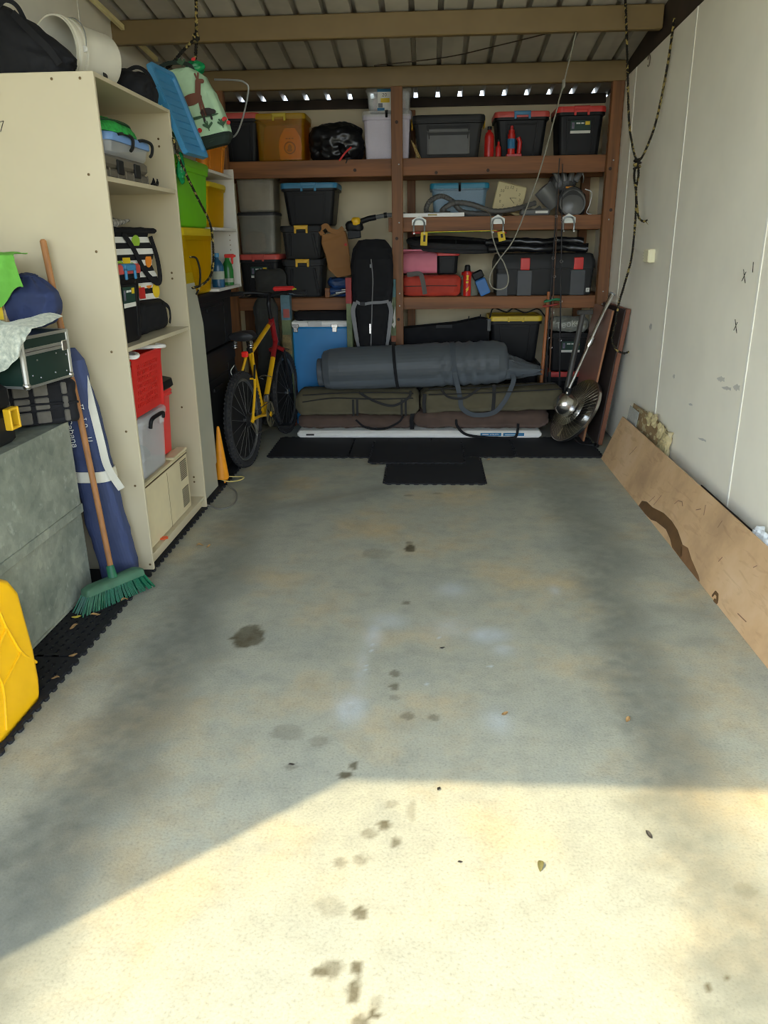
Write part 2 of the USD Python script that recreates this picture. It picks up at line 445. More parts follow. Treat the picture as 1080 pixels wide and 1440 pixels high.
# dark plate closing the wedge between the right wall and the roof
t1 = T('trim_1', 'dark timber plate along the top of the right wall', kind='structure')
pl = prism([(YF, topR(YF)), (YB, topR(YB)), (YB, deck_z(YB) + .03), (YF, deck_z(YF) + .03)], .05)
part(t1, 'plate', basis(pl, (0, 1, 0), (0, 0, 1), (1, 0, 0), (XR + .015, 0, 0)), DARKWOOD)
wb = T('wall_back', 'cream sheeted back wall behind the timber shelves', kind='structure')
for a, b in ((XL - .06, -1.2), (-1.2, 0.0), (0.0, XR + .06)):
    part(wb, 'panel', box(a, b, YB, YB + .05, 0, 2.60, .0015), M('back_wall_panel', (212, 197, 158), .6, var=.05, vs=2.0, world=True))
t2 = T('trim_2', 'dark beam along the top of the back wall under the roof ribs', kind='structure')
part(t2, 'beam', box(XL, XR, YB - .03, YB + .05, 2.585, deck_z(YB + .05) - .001, .002), DARKWOOD)
t4 = T('trim_4', 'dark timber plate along the top of the left wall', kind='structure')
pl = prism([(YF, deck_z(YF) - .03), (YB, deck_z(YB) - .03), (YB, deck_z(YB) + .033), (YF, deck_z(YF) + .033)], .05)
part(t4, 'plate', basis(pl, (0, 1, 0), (0, 0, 1), (1, 0, 0), (XL - .056, 0, 0)), DARKWOOD)
t3 = T('trim_3', 'pale timber batten lying under the roof on the left wall', kind='structure')
part(t3, 'batten', bar((-2.05, 5.18, deck_z(5.18) - .06), (-1.99, 6.25, deck_z(6.25) - .05), .025, .03), M('pale_batten', (226, 212, 150), .6, var=.08))
# front: lintel wall over the door opening (behind the lens)
wf = T('wall_front', 'cream wall above the garage door opening', kind='structure')
part(wf, 'panel', box(XL - .06, XR + .06, YF - .06, YF, 3.20, deck_z(YF) + .05, .002), WALL)

# roof: ribbed steel sheets on two brown beams
STEEL = M('roof_steel', (178, 172, 156), .55, .0, var=.2, vs=2.2, bump=.0006, bs=18, world=True)
ce = T('ceiling', 'ribbed steel roof sheets on brown painted beams', kind='structure')
sl = math.hypot(1, .15)
pitch = .187
x0 = XL - .05
prof = []
nr = 19
def rib_profile(a, n):
    p = []
    for k in range(n):
        s = a + k * pitch
        p += [(s, 0), (s + .068, -.0015), (s + .136, .0), (s + .143, .052), (s + .168, .052), (s + .176, 0)]
    p.append((a + n * pitch + .004, 0))
    return p
for k in range(5):
    p = rib_profile(x0 + k * 4 * pitch, 4)
    ya, yb = YF - .35, YB + .06
    top = np.array([(x, ya, deck_z(ya) + z + .002 * (k % 2)) for x, z in p]); bot = np.array([(x, yb, deck_z(yb) + z + .002 * (k % 2)) for x, z in p])
    n = len(p)
    v = np.vstack([top, bot, top + (0, 0, .0012), bot + (0, 0, .0012)])
    i = np.arange(n - 1)
    f = np.vstack([np.stack([i, i + 1, i + n + 1], 1), np.stack([i, i + n + 1, i + n], 1), np.stack([i + 2 * n, i + 3 * n + 1, i + 2 * n + 1], 1), np.stack([i + 2 * n, i + 3 * n, i + 3 * n + 1], 1)])
    part(ce, 'roof_sheet', tm(v, f), STEEL, False)
for y in (6.6, 5.7, 4.2, 2.6, 1.1):
    zt = deck_z(y) - .012
    part(ce, 'beam', box(XL, XR, y - .0, y + .06, zt - .139, zt, .006, 2), BEAM)


# ------------------------------------------------------------------ common builders and materials
MELA = M('white_melamine', (197, 185, 152), .42, var=.03, vs=3)
MELA2 = M('grey_melamine', (176, 174, 152), .5, var=.05, vs=3)
BLACKP = M('black_plastic', (15, 15, 15), .5, var=.15, spec=.3)
CHARP = M('charcoal_plastic', (33, 33, 31), .52, var=.12, spec=.3)
GREYP = M('grey_plastic', (92, 92, 88), .5, var=.12)
REDLID = M('coral_red_plastic', (196, 78, 66), .45, var=.06)
REDP = M('red_plastic', (206, 44, 34), .42, var=.06)
BLUEP = M('blue_plastic', (62, 132, 172), .42, var=.06)
YELP = M('yellow_plastic', (226, 176, 28), .45, var=.07)
YELT = M('yellow_clear_plastic', (222, 196, 4), .3, var=.06, see=.74)
GREENT = M('green_clear_plastic', (104, 184, 20), .35, var=.06)
ORANGET = M('orange_plastic', (214, 128, 14), .4, var=.08)
DULLC = M('dull_clear_plastic', (146, 140, 124), .35, var=.12, see=.5, vs=9)
BLUEC = M('bluish_clear_plastic', (110, 132, 142), .3, var=.06, see=.5)
CLEART = M('milky_plastic', (206, 206, 202), .35, var=.05, see=.66)
WHITEP = M('white_plastic', (226, 224, 214), .4, var=.04)
BLACKF = M('black_fabric', (24, 24, 25), .85, var=.25, vs=9, bump=.0008, bs=160, spec=.25)
CHARF = M('charcoal_fabric', (58, 58, 54), .85, var=.2, vs=8, bump=.0008, bs=160, spec=.25)
YELD = M('olive_clear_plastic', (156, 122, 0), .3, var=.06, see=.76)
YELDL = M('olive_clear_lid', (176, 140, 10), .4, var=.06, see=.3)
STEELM = M('bright_steel', (200, 200, 198), .22, 1.0, var=.05)
GALV = M('galvanised_fitting', (170, 175, 172), .35, .8, var=.1)
CHROME = M('chrome', (225, 224, 220), .2, 1.0, var=.03)
SCREW = M('screw_head', (110, 90, 60), .4, .7, var=.1)
PAPER = M('white_paper', (222, 220, 208), .7, var=.04)
YELINK = M('yellow_ink', (224, 190, 30), .6, var=.04)
GREENINK = M('dark_green_ink', (24, 58, 44), .6, var=.1)
WHITEINK = M('white_ink', (226, 226, 220), .6, var=.03)
BLACKINK = M('black_ink', (24, 22, 20), .6, var=.05)
REDINK = M('red_ink', (196, 40, 34), .6, var=.05)
ORANGEINK = M('orange_ink', (222, 130, 30), .6, var=.05)
LIMEINK = M('lime_ink', (146, 184, 52), .6, var=.05)
BROWNINK = M('brown_ink', (112, 66, 46), .7, var=.1)
BLUEINK = M('blue_ink', (40, 110, 150), .6, var=.06)
WOOD = M('shelf_timber', (126, 78, 36), .6, var=.38, vs=5, stretch=(.25, 4, 4), bump=.0005, bs=40)
WOODV = M('post_timber', (120, 76, 36), .6, var=.38, vs=5, stretch=(4, 4, .25), bump=.0005, bs=40)
HANDLEW = M('worn_handle_wood', (156, 106, 58), .55, var=.22, vs=8, stretch=(6, 6, .6))


def tub_shell(w, d, h, taper=.88, r=.035, rim=.012, th=.004, ribs=True, n=4):
    s = lambda t: taper + (1 - taper) * t
    R = [rrect(w * s(0) - .02, d * s(0) - .02, r, n, 0), rrect(w * s(0), d * s(0), r, n, .012)]
    R += [rrect(w * s(t), d * s(t), r, n, h * t) for t in (.5, .88)]
    R += [rrect(w + 2 * rim, d + 2 * rim, r + rim, n, h * .88 + .004), rrect(w + 2 * rim, d + 2 * rim, r + rim, n, h), rrect(w - 2 * th, d - 2 * th, r, n, h), rrect(w * s(.05) - 2 * th, d * s(.05) - 2 * th, r, n, .018)]
    m = [loft(R)]
    if ribs:
        for sx in (-1, 1):
            for sy in (-1, 1):
                x0, x1 = sx * .30 * w * taper, sx * .30 * w
                m.append(bar((x0, sy * (d / 2 * s(.04) - .001), h * .06), (x1, sy * (d / 2 * s(.86) - .001), h * .86), .014, .010))
        m.append(bar((-.29 * w, -(d / 2 * s(.80)), h * .8), (.29 * w, -(d / 2 * s(.80)), h * .8), .010, .012))
    return cat(m)


def lid_mesh(w, d, rim=.012, h=.028, r=.035, n=4):
    W, D = w + 2 * rim + .008, d + 2 * rim + .008
    return loft([rrect(W - .004, D - .004, r + rim, n, -.014), rrect(W, D, r + rim, n, -.010), rrect(W, D, r + rim, n, h - .010), rrect(W - .012, D - .012, r + rim, n, h), rrect(W - .05, D - .05, r, n, h), rrect(W - .06, D - .06, r, n, h - .008)])


def clip_mesh(w, drop=.055, th=.010, b=.018):
    """U-shaped locking handle that hangs over the lid's front edge, at the origin facing -y"""
    return cat(box(-w / 2, w / 2, -th, .004, -.012, .014, .003), box(-w / 2, -w / 2 + b, -th, 0, -drop, 0, .003), box(w / 2 - b, w / 2, -th, 0, -drop, 0, .003), box(-w / 2 - .002, w / 2 + .002, -.004, .026, .010, .018, .003))


def tub(label, w, d, h, mb, ml=None, loc=(0, 0, 0), rz=0, taper=.88, mclip=None, clipw=None, drop=.055, rim=.012, ribs=True, sticker=False, group=None, name='storage_tub', category='storage tub', clips=(-1,), lidh=.028, side_clips=None, r=.035):
    t = T(name, label, category, loc, rz, group)
    part(t, 'body', tub_shell(w, d, h, taper, r, rim, ribs=ribs), mb)
    if ml is not None:
        li = part(t, 'lid', mv(lid_mesh(w, d, rim, lidh, r), 0, 0, h), ml)
        if mclip is not None:
            for s in clips:
                c = mv(clip_mesh(clipw or w * .34, drop), 0, -(d / 2 + rim + .006), h + lidh - .016)
                part(li, 'clip', c if s < 0 else rot(c, 180), mclip)
    if side_clips is not None:
        for s in (-1, 1):
            c = mv(clip_mesh(.10, .06), 0, -(w / 2 + rim + .002), h + .008)
            part(t, 'clip', rot(c, 90 * s), side_clips)
    if sticker:
        y = -(d / 2) * (taper + (1 - taper) * .62) - .003
        tilt = math.degrees(math.atan((d / 2) * (1 - taper) / h))
        def stk(nm, x0, x1, z0, z1, m, o=0.0):
            part(t, nm, rot(box(x0, x1, y - .0015 - o, y + .001 - o, z0, z1, .0005), tilt, 'x', (0, y, h * .62)), m)
        sw = w * .22
        stk('label_sticker', -sw, sw, h * .50, h * .78, GREENINK)
        stk('label_square', sw * .45, sw * .9, h * .68, h * .76, YELINK, .001)
        stk('label_strip', -sw, sw, h * .50, h * .56, PAPER, .001)
        for a0, a1 in ((-.45, -.05), (.05, .35)):
            stk('label_words', sw * a0, sw * a1, h * .705, h * .735, WHITEINK, .001)
        stk('label_picture', -sw * .88, -sw * .62, h * .60, h * .74, M('label_lilac', (110, 104, 120), .6, var=.3, vs=60), .001)
    return t


def screw(t, x, y, z, n, m=None, r=.006):
    c = lathe([(0, 0), (r, 0), (r, .0015), (r * .5, .003), (0, .003)], 10)
    ax = {'x': ((0, 1, 0), (0, 0, 1), (1, 0, 0)), '-y': ((1, 0, 0), (0, 0, 1), (0, -1, 0))}[n]
    part(t, 'screw_cap', basis(c, *ax, (x, y, z)), m or SCREW)


# ------------------------------------------------------------------ the white cupboard on the left and what it holds
CX, CB, CY0, CY1, CT = -1.33, -1.87, 3.36, 4.315, 2.155     # front, back, near and far ends, top
cab = T('tall_cupboard', 'tall white melamine cupboard without doors, open towards the floor', 'cupboard', (0, 0, 0))
E = .017
part(cab, 'side_panel', box(CB, CX, CY0, CY0 + E, .012, CT, .0015), MELA)
part(cab, 'side_panel', box(CB, CX, CY1 - E, CY1, .012, CT, .0015), MELA)
part(cab, 'top_panel', box(CB, CX - .001, CY0 + E, CY1 - E, CT - E, CT, .001), MELA)
part(cab, 'back_panel', box(CB, CB + .006, CY0 + E, CY1 - E, .02, CT - E, .001), MELA)
for z, x in ((1.776, CX - .004), (1.075, CX - .004), (.078, CX - .01)):
    part(cab, 'shelf', box(CB + .006, x, CY0 + E, CY1 - E, z - .020, z, .001), MELA)
part(cab, 'kick_rail', box(CX - .05, CX - .03, CY0 + E, CY1 - E, .012, .058, .001), MELA)
for x, z in ((-1.385, 2.13), (-1.50, 2.13), (-1.40, 1.78), (-1.41, 1.48), (-1.40, 1.06), (-1.38, .70), (-1.37, .44), (-1.345, .04)):
    screw(cab, x, CY0 - .0005, z, '-y', r=.0055)
for x, z in ((-1.40, 2.02), (-1.40, 1.985), (-1.40, 1.36), (-1.40, 1.33), (-1.39, .20), (-1.39, .17), (-1.42, .62)):
    c = rot(lathe([(0, 0), (.006, 0), (.005, .002), (0, .002)], 10), 90, 'x')
    part(cab, 'peg_hole', mv(c, x, CY1 - E - .0005, z), SCREW)
m = [bar((-.008, 0, -.02), (.012, 0, .02), .003, .002, .0003), bar((-.02, 0, .012), (.012, 0, .02), .003, .002, .0003)]
part(cab, 'pencil_mark', mv(cat(m), -1.735, CY0 - .001, 1.965), INK)

# top compartment
Z1 = 1.776
gc = T('grey_tool_case', 'grey brown flat organiser case on the top shelf of the white cupboard', 'organiser case', (-1.50, 3.82, Z1))
part(gc, 'body', box(-.16, .12, -.32, .21, 0, .048, .012, 3), GREYB := M('grey_brown_plastic', (104, 97, 82), .5, var=.15))
part(gc, 'lid', box(-.16, .12, -.32, .21, .050, .102, .012, 3), GREYB)
for y in (-.16, .05):
    part(gc, 'latch', box(.118, .128, y - .035, y + .035, .025, .085, .003), CHARP)
for k in range(6):
    part(gc, 'rib', box(.118, .124, -.29 + k * .095, -.28 + k * .095, .004, .046, .002), GREYB)
bt = T('lunch_box', 'small milky box with blue lid and grey locking handles in the top of the cupboard', 'plastic box', (-1.51, 3.84, Z1 + .104))
part(bt, 'body', tub_shell(.25, .50, .072, .93, .03, .006, ribs=False), CLEART)
bl = part(bt, 'lid', mv(lid_mesh(.25, .50, .006, .022, .03), 0, 0, .072), M('pale_blue_plastic', (122, 160, 210), .35, var=.05))
for y in (-.10, .16):
    part(bl, 'handle', tube(spline([(.135, y - .07, .088), (.142, y - .03, .094), (.147, y + .045, .092), (.150, y + .07, .075), (.147, y + .062, .045), (.143, y + .045, .03)], 5), .0075, 7), CHARP)
gp = T('green_mesh_pouch', 'bright green mesh pouch with dark zip edge lying on the blue lidded box', 'pouch', (-1.50, 3.75, Z1 + .200))
pm = blob(.14, .27, .065, .008, 14, 4, 4, 2.4, -.004)
part(gp, 'pouch', pm, M('green_mesh', (40, 150, 62), .7, var=.4, vs=60))
zp = [(.02 + .125 * math.cos(t), .27 * math.sin(t), .012 + .048 * max(0, math.cos(t * .9)) ** .7) for t in np.linspace(-1.5, 1.5, 18)]
part(gp, 'zip_edge', tube([(.13 * math.cos(t) * .9, .275 * math.sin(t), .016 + .03 * math.cos(t)) for t in np.linspace(-1.5, 1.5, 20)], .006, 6), M('dark_green_cord', (22, 62, 30), .7))
tf = T('toy_figure', 'small dark toy animal lying at the edge of the top cupboard shelf', 'toy', (-1.385, 4.115, Z1))
part(tf, 'body', mv(blob(.016, .04, .012, .004, 40, 5, 3), 0, 0, .012), BLACKP)
for k, (y, a) in enumerate(((-.03, 20), (-.01, -15), (.03, 30), (.045, -20))):
    part(tf, 'limb', tube([(0, y, .012), (.004, y + .006, .028), (.006, y + .012 * (1 if a > 0 else -1), .042)], [.006, .005, .003], 6), BLACKP)

# middle compartment: striped bag, black tub, folded black bag
Z2 = 1.075
fb = T('cooler_bag', 'folded black fabric bag under the striped citrus bag in the cupboard', 'bag', (-1.53, 4.03, Z2))
part(fb, 'bag', pillow(.24, .42, .160, .04, .006, 3), BLACKF)
part(fb, 'strap', tube(spline([(.122, .10, .14), (.130, .16, .11), (.125, .185, .06), (.123, .17, .03)], 6), .012, 6, flat=.3, nrm=(1, 0, 0)), BLACKF)


def fruit(kind, y, z, x, tilt):
    """round citrus slice print, flat on the bag's side"""
    rnd = {'lime': (LIMEINK, .036), 'orange': (ORANGEINK, .034), 'lemon': (YELINK, .032)}[kind]
    a = lathe([(0, 0), (rnd[1], 0), (rnd[1], .0012), (0, .0012)], 20)
    a.vertices = a.vertices * (1, .82 if kind != 'lemon' else 1.2, 1)
    return side(rot(a, tilt), x, y, z), rnd[0]


sb = T('striped_bag', 'black and white striped shopper bag printed with citrus fruit in the cupboard', 'bag', (-1.595, 3.995, Z2 + .162), -14)
bw, bd, bh = .22, .45, .335
def bag_ring(z, k=0.0):
    g = .17 * min(1, max(0, (z - .12) / .12))
    return rrect(bw - k, bd - k * 1.5 + g, .03, 4, z, 0, -g / 2)
zs = np.linspace(0, bh, 13)
for i in range(12):
    mt = BLACKF if i % 2 else M('white_woven', (222, 220, 208), .55, var=.05, vs=20)
    k0, k1 = .02 * (i / 12) + .012 * math.sin(i * 1.3), .02 * ((i + 1) / 12) + .012 * math.sin((i + 1) * 1.3)
    za, zb = zs[i], zs[i + 1]
    part(sb, 'stripe', loft([bag_ring(za, k0), bag_ring(zb, k1)], i == 0, False), mt)
part(sb, 'top_flap', mv(crumple(dense(box(-.13, .12, -.27, .24, 0, .03, .01, 2), .06), .012, 9, 2), 0, 0, bh - .012), BLACKF)
part(sb, 'folded_lining', rot(mv(crumple(dense(box(-.10, .06, -.20, .16, 0, .035, .012, 2), .05), .014, 10, 6), 0, 0, bh + .02), 6, 'x'), M('black_white_lining', (70, 68, 62), .8, var=.9, vs=16, stretch=(1, 5, 1), col2=(210, 205, 190)))
for kind, y, z, tl in (('lime', .06, .285, 20), ('orange', .15, .19, 70), ('orange', .13, .085, 50), ('lemon', -.27, .27, 20), ('lemon', .02, .075, 10), ('lime', .00, .15, 80), ('orange', -.20, .20, 60), ('lemon', -.04, .205, 10), ('lime', -.10, .165, 30), ('lemon', .185, .04, 0)):
    ms, mt = fruit(kind, y, z, bw / 2 - .001 - .008 * z / bh, tl)
    part(sb, 'fruit_print', ms, mt)
part(sb, 'maker_patch', box(bw / 2 - .004, bw / 2 + .002, .03, .08, .006, .062, .001), REDINK)
for x in (.112,):
    part(sb, 'strap', tube(spline([(x - .010, -.04, .325), (x, .02, .25), (x + .006, .09, .14), (x + .015, .16, .085), (x + .018, .20, .10), (x + .008, .21, .20), (x - .010, .195, .31)], 6) if x < .115 else spline([(x - .02, .0, .32), (x - .008, .05, .27), (x, .12, .15), (x + .02, .2, .08), (x + .02, .24, .16), (x - .012, .235, .31)], 6), .020, 6, flat=.16, nrm=(1, 0, .2)), BLACKF)
tub('slim black tub with coral lid and blue clip standing in front of the striped bag', .33, .155, .320, BLACKP, REDLID, (-1.450, 3.572, Z2), 90, .86, BLUEP, .13, .05, rim=.008, sticker=True, r=.025)

# low compartment: basket, clear tub, red container on the fridge
Z3 = .078
fr = T('bar_fridge', 'old cream bar fridge lying in the bottom of the cupboard with two slotted vents', 'fridge', (-1.60, 3.80, Z3))
CREAM = M('aged_cream_enamel', (214, 200, 158), .45, var=.10, vs=4)
part(fr, 'body', box(-.24, .235, -.36, .33, 0, .335, .006, 2), CREAM)
part(fr, 'top_seam', box(-.235, .238, -.355, .325, .315, .322, .001), SCREW)
for z0 in (.19, .035):
    for k in range(10):
        part(fr, 'vent_slot', box(.2345, .2365, .195, .305, z0 + k * .011, z0 + k * .011 + .0055, .0005), BLACKINK)
part(fr, 'rail', box(.18, .24, .10, .33, .336, .350, .003), CREAM)
part(fr, 'seam', box(.2345, .2362, -.02, -.018, 0, .30, .0004), SCREW)
ct = T('clear_storage_box', 'clear plastic box with black swing handle on the bar fridge below the red basket', 'plastic box', (-1.53, 3.675, Z3 + .337))
part(ct, 'body', tub_shell(.33, .37, .29, .92, .03, .008, ribs=False), CLEART)
cl_ = part(ct, 'lid', mv(lid_mesh(.33, .37, .008, .02, .03), 0, 0, .29), CLEART)
part(cl_, 'handle', tube(spline([(.176, -.08, .245), (.185, -.075, .285), (.187, .0, .292), (.187, .085, .288), (.182, .095, .262)], 6), .010, 8), BLACKP)
part(cl_, 'latch', box(.172, .182, .06, .11, .235, .29, .003), CLEART)
gi = blob(.12, .14, .055, .012, 14, 9, 3, 2.2)
solo('folded_cloth', 'dark grey folded cloth lying inside the clear box on the fridge', 'cloth', mv(gi, -1.53, 3.675, Z3 + .337 + .085), M('slate_cloth', (92, 98, 98), .8, var=.25, vs=14))
rc = T('red_container', 'tall red plastic container with black lid beside the clear box', 'container', (-1.50, 4.02, Z3 + .350))
part(rc, 'body', loft([rrect(.15, .14, .03, 5, 0), rrect(.18, .165, .035, 5, .30), rrect(.20, .18, .04, 5, .31), rrect(.20, .18, .04, 5, .345), rrect(.17, .155, .03, 5, .345), rrect(.13, .12, .03, 5, .01)]), M('bright_red_plastic', (226, 58, 52), .4, var=.05))
part(rc, 'lid', mv(loft([rrect(.20, .19, .04, 5, 0), rrect(.23, .22, .05, 5, .012), rrect(.22, .21, .05, 5, .05), rrect(.14, .13, .04, 5, .066)]), 0, 0, .346), BLACKP)
for z in (.318, .336):
    part(rc, 'rim_ring', mv(loft([rrect(.208, .188, .042, 5, 0), rrect(.212, .192, .042, 5, .004), rrect(.208, .188, .042, 5, .008)]), 0, 0, z - .006), M('bright_red_plastic', 0))
# the laundry basket: walls with real slots
bk = T('laundry_basket', 'red slotted plastic basket with white handles hanging over its rim', 'basket', (-1.50, 3.655, .730))
bw2, bd2, bh2 = .30, .43, .285
def slotted(w, h, nx, nz, mx, mz):
    p = sg.box(-w / 2, 0, w / 2, h)
    hs = []
    for i in range(nx):
        for j in range(nz):
            cx, cz = -w / 2 + mx + (w - 2 * mx) * (i + .5) / nx, mz + (h - 2 * mz) * (j + .5) / nz
            hs.append(sg.box(cx - (w - 2 * mx) / nx * .27, cz - (h - 2 * mz) / nz * .32, cx + (w - 2 * mx) / nx * .27, cz + (h - 2 * mz) / nz * .32))
    for q in hs:
        p = p.difference(q)
    return prism(p, .004)
part(bk, 'front_wall', rot(basis(slotted(bd2 - .03, bh2, 13, 7, .06, .035), (0, 1, 0), (0, 0, 1), (1, 0, 0), (bw2 / 2 - .03, 0, 0)), 5, 'y', (bw2 / 2, 0, 0)), REDP)
part(bk, 'back_wall', rot(basis(slotted(bd2 - .03, bh2, 13, 7, .06, .035), (0, 1, 0), (0, 0, 1), (1, 0, 0), (-bw2 / 2 + .026, 0, 0)), -5, 'y', (-bw2 / 2, 0, 0)), REDP)
for s in (-1, 1):
    part(bk, 'end_wall', rot(front(slotted(bw2 - .02, bh2, 6, 7, .05, .035), 0, s * (bd2 / 2 - .02), 0), -s * 4, 'x', (0, s * bd2 / 2, 0)), REDP)
    part(bk, 'handle', tube(spline([(.02, s * (bd2 / 2 - .13), bh2 + .012), (.12, s * (bd2 / 2 - .10), bh2 + .014), (.162, s * (bd2 / 2 - .06), bh2 + .012), (.166, s * (bd2 / 2 - .01), bh2 + .008), (.12, s * (bd2 / 2 + .004), bh2 + .012)], 5), .010, 8), WHITEP)
part(bk, 'base', box(-bw2 / 2 + .03, bw2 / 2 - .03, -bd2 / 2 + .02, bd2 / 2 - .02, 0, .008, .002), REDP)
part(bk, 'rim', tube([(sx * (bw2 / 2 - .004), sy * (bd2 / 2 - .006), bh2 - .002) for sx, sy in ((-1, -1), (1, -1), (1, 1), (-1, 1), (-1, -1))], .007, 6), REDP)
for k, (y, z, c) in enumerate(((-.13, .05, (200, 200, 205)), (-.02, .05, (70, 80, 130)), (.10, .05, (180, 140, 120)), (.03, .15, (225, 215, 210)))):
    solo('laundry_bundle', ['white', 'blue purple', 'tan', 'pale pink'][k] + ' crumpled cloth seen through the slots of the red basket', 'cloth', mv(blob(.085, .045, .04, .008, 16, 20 + k, 3), -1.50, 3.665 + y, .730 + z + .012), M(f'laundry_cloth_{k}', c, .8, var=.15))
op = crumple(dense(prism(sg.Point(0, 0).buffer(.022, 3), .006), .012), .004, 40, 2)
solo('orange_clip', 'small orange scrap lying on the bottom board of the white cupboard', 'scrap', mv(op, -1.352, 3.60, Z3 + .003), M('orange_scrap', (232, 92, 40), .5))

# on top of the cupboard: bag, bucket, second bag
tb = T('backpack', 'black backpack slumped on the near corner of the white cupboard top', 'backpack', (-1.66, 3.475, CT))
bpk = blob(.22, .115, .165, .02, 7, 31, 4, 2.6, -.10)
v = np.array(bpk.vertices); v[:, 2] = (v[:, 2] + .10) * np.clip(1 - 2.1 * np.maximum(0, v[:, 0] + .04), .30, 1); bpk.vertices = v
part(tb, 'body', bpk, BLACKF)
part(tb, 'lid_pocket', mv(rot(blob(.12, .07, .05, .02, 9, 12, 4, 2.4), 18, 'y'), -.12, -.02, .225), BLACKF)
part(tb, 'handle', tube(spline([(-.05, -.05, .235), (-.01, -.06, .262), (.03, -.05, .245), (.05, -.03, .19)], 6), .010, 6, flat=.4), BLACKF)
part(tb, 'strap', tube(spline([(.02, -.07, .215), (.10, -.11, .14), (.16, -.105, .08), (.19, -.09, .03)], 6), .016, 6, flat=.25), BLACKF)
bu = T('white_bucket', 'large white plastic bucket lying on its side on the white cupboard', 'bucket', (-1.612, 3.675, CT), 0)
bm = lathe([(.0, .305), (.118, .305), (.124, .296), (.139, .10), (.141, .075), (.150, .073), (.150, .062), (.143, .060), (.144, .035), (.153, .033), (.153, .018), (.146, .014), (.150, .006), (.150, 0), (.143, 0), (.138, .02), (.119, .295), (.0, .297)], 40)
ax = np.array([.42, .905, .0]); ax /= np.linalg.norm(ax)
ex = np.array([ax[1], -ax[0], 0])
def tx(m):
    m = m.copy(); m.apply_scale(.91)
    return mv(basis(m, ex, (0, 0, 1), ax, (0, 0, 0)), 0, 0, .1405)
part(bu, 'shell', tx(bm), M('bucket_plastic', (204, 198, 176), .4, var=.04))
part(bu, 'bail_handle', tx(tube([(.154 * math.cos(t), .154 * math.sin(t), .05 + .05 * math.sin(t)) for t in np.linspace(0, PI, 20)], .0025, 6)), GALV)
for a in (0, PI):
    part(bu, 'handle_lug', tx(mv(lathe([(0, 0), (.014, 0), (.014, .01), (0, .01)], 12), .146 * math.cos(a), 0, .045)), WHITEP)
part(bu, 'sticker', mv(box(-.002, .002, -.022, .022, -.018, .018, .001), .165, .12, .055), BLACKINK)
b2 = T('duffel_bag', 'black bag on the far end of the white cupboard behind the bucket', 'bag', (-1.50, 4.13, CT))
part(b2, 'body', mv(blob(.17, .14, .10, .02, 9, 15, 4, 2.5, -.06), 0, 0, .06), BLACKF)
part(b2, 'strap', tube(spline([(.05, -.09, .12), (.10, -.05, .15), (.12, .04, .14), (.13, .10, .09)], 6), .010, 6, flat=.3), BLACKF)


# ------------------------------------------------------------------ foam mats
MATF = M('foam_rubber', (31, 31, 32), .8, var=.12, vs=12, bump=.0010, bs=220, spec=.3)
def mat_poly(w, d, tw=.028, tl=.014, slots=False):
    pts = []
    def edge(a, b, off):
        a, b = np.array(a), np.array(b); L = np.linalg.norm(b - a); t = (b - a) / L; n = np.array([t[1], -t[0]])
        k = int(L / (2 * tw))
        for i in range(k):
            s = a + t * (L * (i + .5) / k)
            pts.extend([s - t * tw * .42, s - t * tw * .55 + n * tl * .7, s - t * tw * .3 + n * tl, s + t * tw * .3 + n * tl, s + t * tw * .55 + n * tl * .7, s + t * tw * .42])
    c = [(-w / 2, -d / 2), (w / 2, -d / 2), (w / 2, d / 2), (-w / 2, d / 2)]
    for i in range(4):
        pts.append(np.array(c[i])); edge(c[i], c[(i + 1) % 4], 0)
    p = sg.Polygon(pts).buffer(0)
    if slots:
        hs = []
        for i in range(10):
            for j in range(int(d / .045)):
                x, y = w / 2 - .035 - i * .034, -d / 2 + .03 + j * .045 + (.022 if i % 2 else 0)
                if y < d / 2 - .03:
                    hs.append(sg.box(x - .006, y - .012, x + .006, y + .012))
        p = p.difference(shapely_union(hs))
    return p


def shapely_union(hs):
    from shapely.ops import unary_union
    return unary_union(hs)


def foam_mat(label, x0, x1, y0, y1, z=.0, th=.011, slots=False, group=None):
    w, d = x1 - x0, y1 - y0
    m = mv(prism(mat_poly(w, d, slots=slots), th), (x0 + x1) / 2, (y0 + y1) / 2, z)
    solo('foam_mat', label, 'floor mat', m, MATF, 20, group)


ys = [1.30, 1.92, 2.54, 3.16, 3.78, 4.40, 5.02]
ML = ['black interlocking foam mat under the yellow fuel can at the left edge', 'black slotted foam mat along the foot of the galvanised boxes', 'black slotted foam mat under the green broom head', 'black foam mat under the near half of the white cupboard', 'black foam mat under the far end of the white cupboard', 'black foam mat under the black crates and the orange cone', 'black foam mat under the bicycle rear wheel']
for i in range(7):
    foam_mat(ML[i], -1.95, -1.340, ys[i], ys[i] + .605, slots=i in (1, 2))
xs_ = [-1.20, -.585, .03, .66]
for i, lb in enumerate(('black foam mat in front of the left end of the white folded table', 'black foam mat in the back row left of the middle', 'black foam mat in the back row right of the middle', 'black foam mat by the fan and the leaning brown panels')):
    foam_mat(lb, xs_[i] + (.01 if i == 0 else 0), xs_[i] + .605, 5.46 + .02 * (i > 1), 6.06)
foam_mat('loose black foam mat lying furthest forward on the concrete', -.285, .372, 4.81, 5.445, 0)
foam_mat('black foam mat overlapping the loose one in front of the white table', -.418, .255, 5.27, 5.90, .0115)

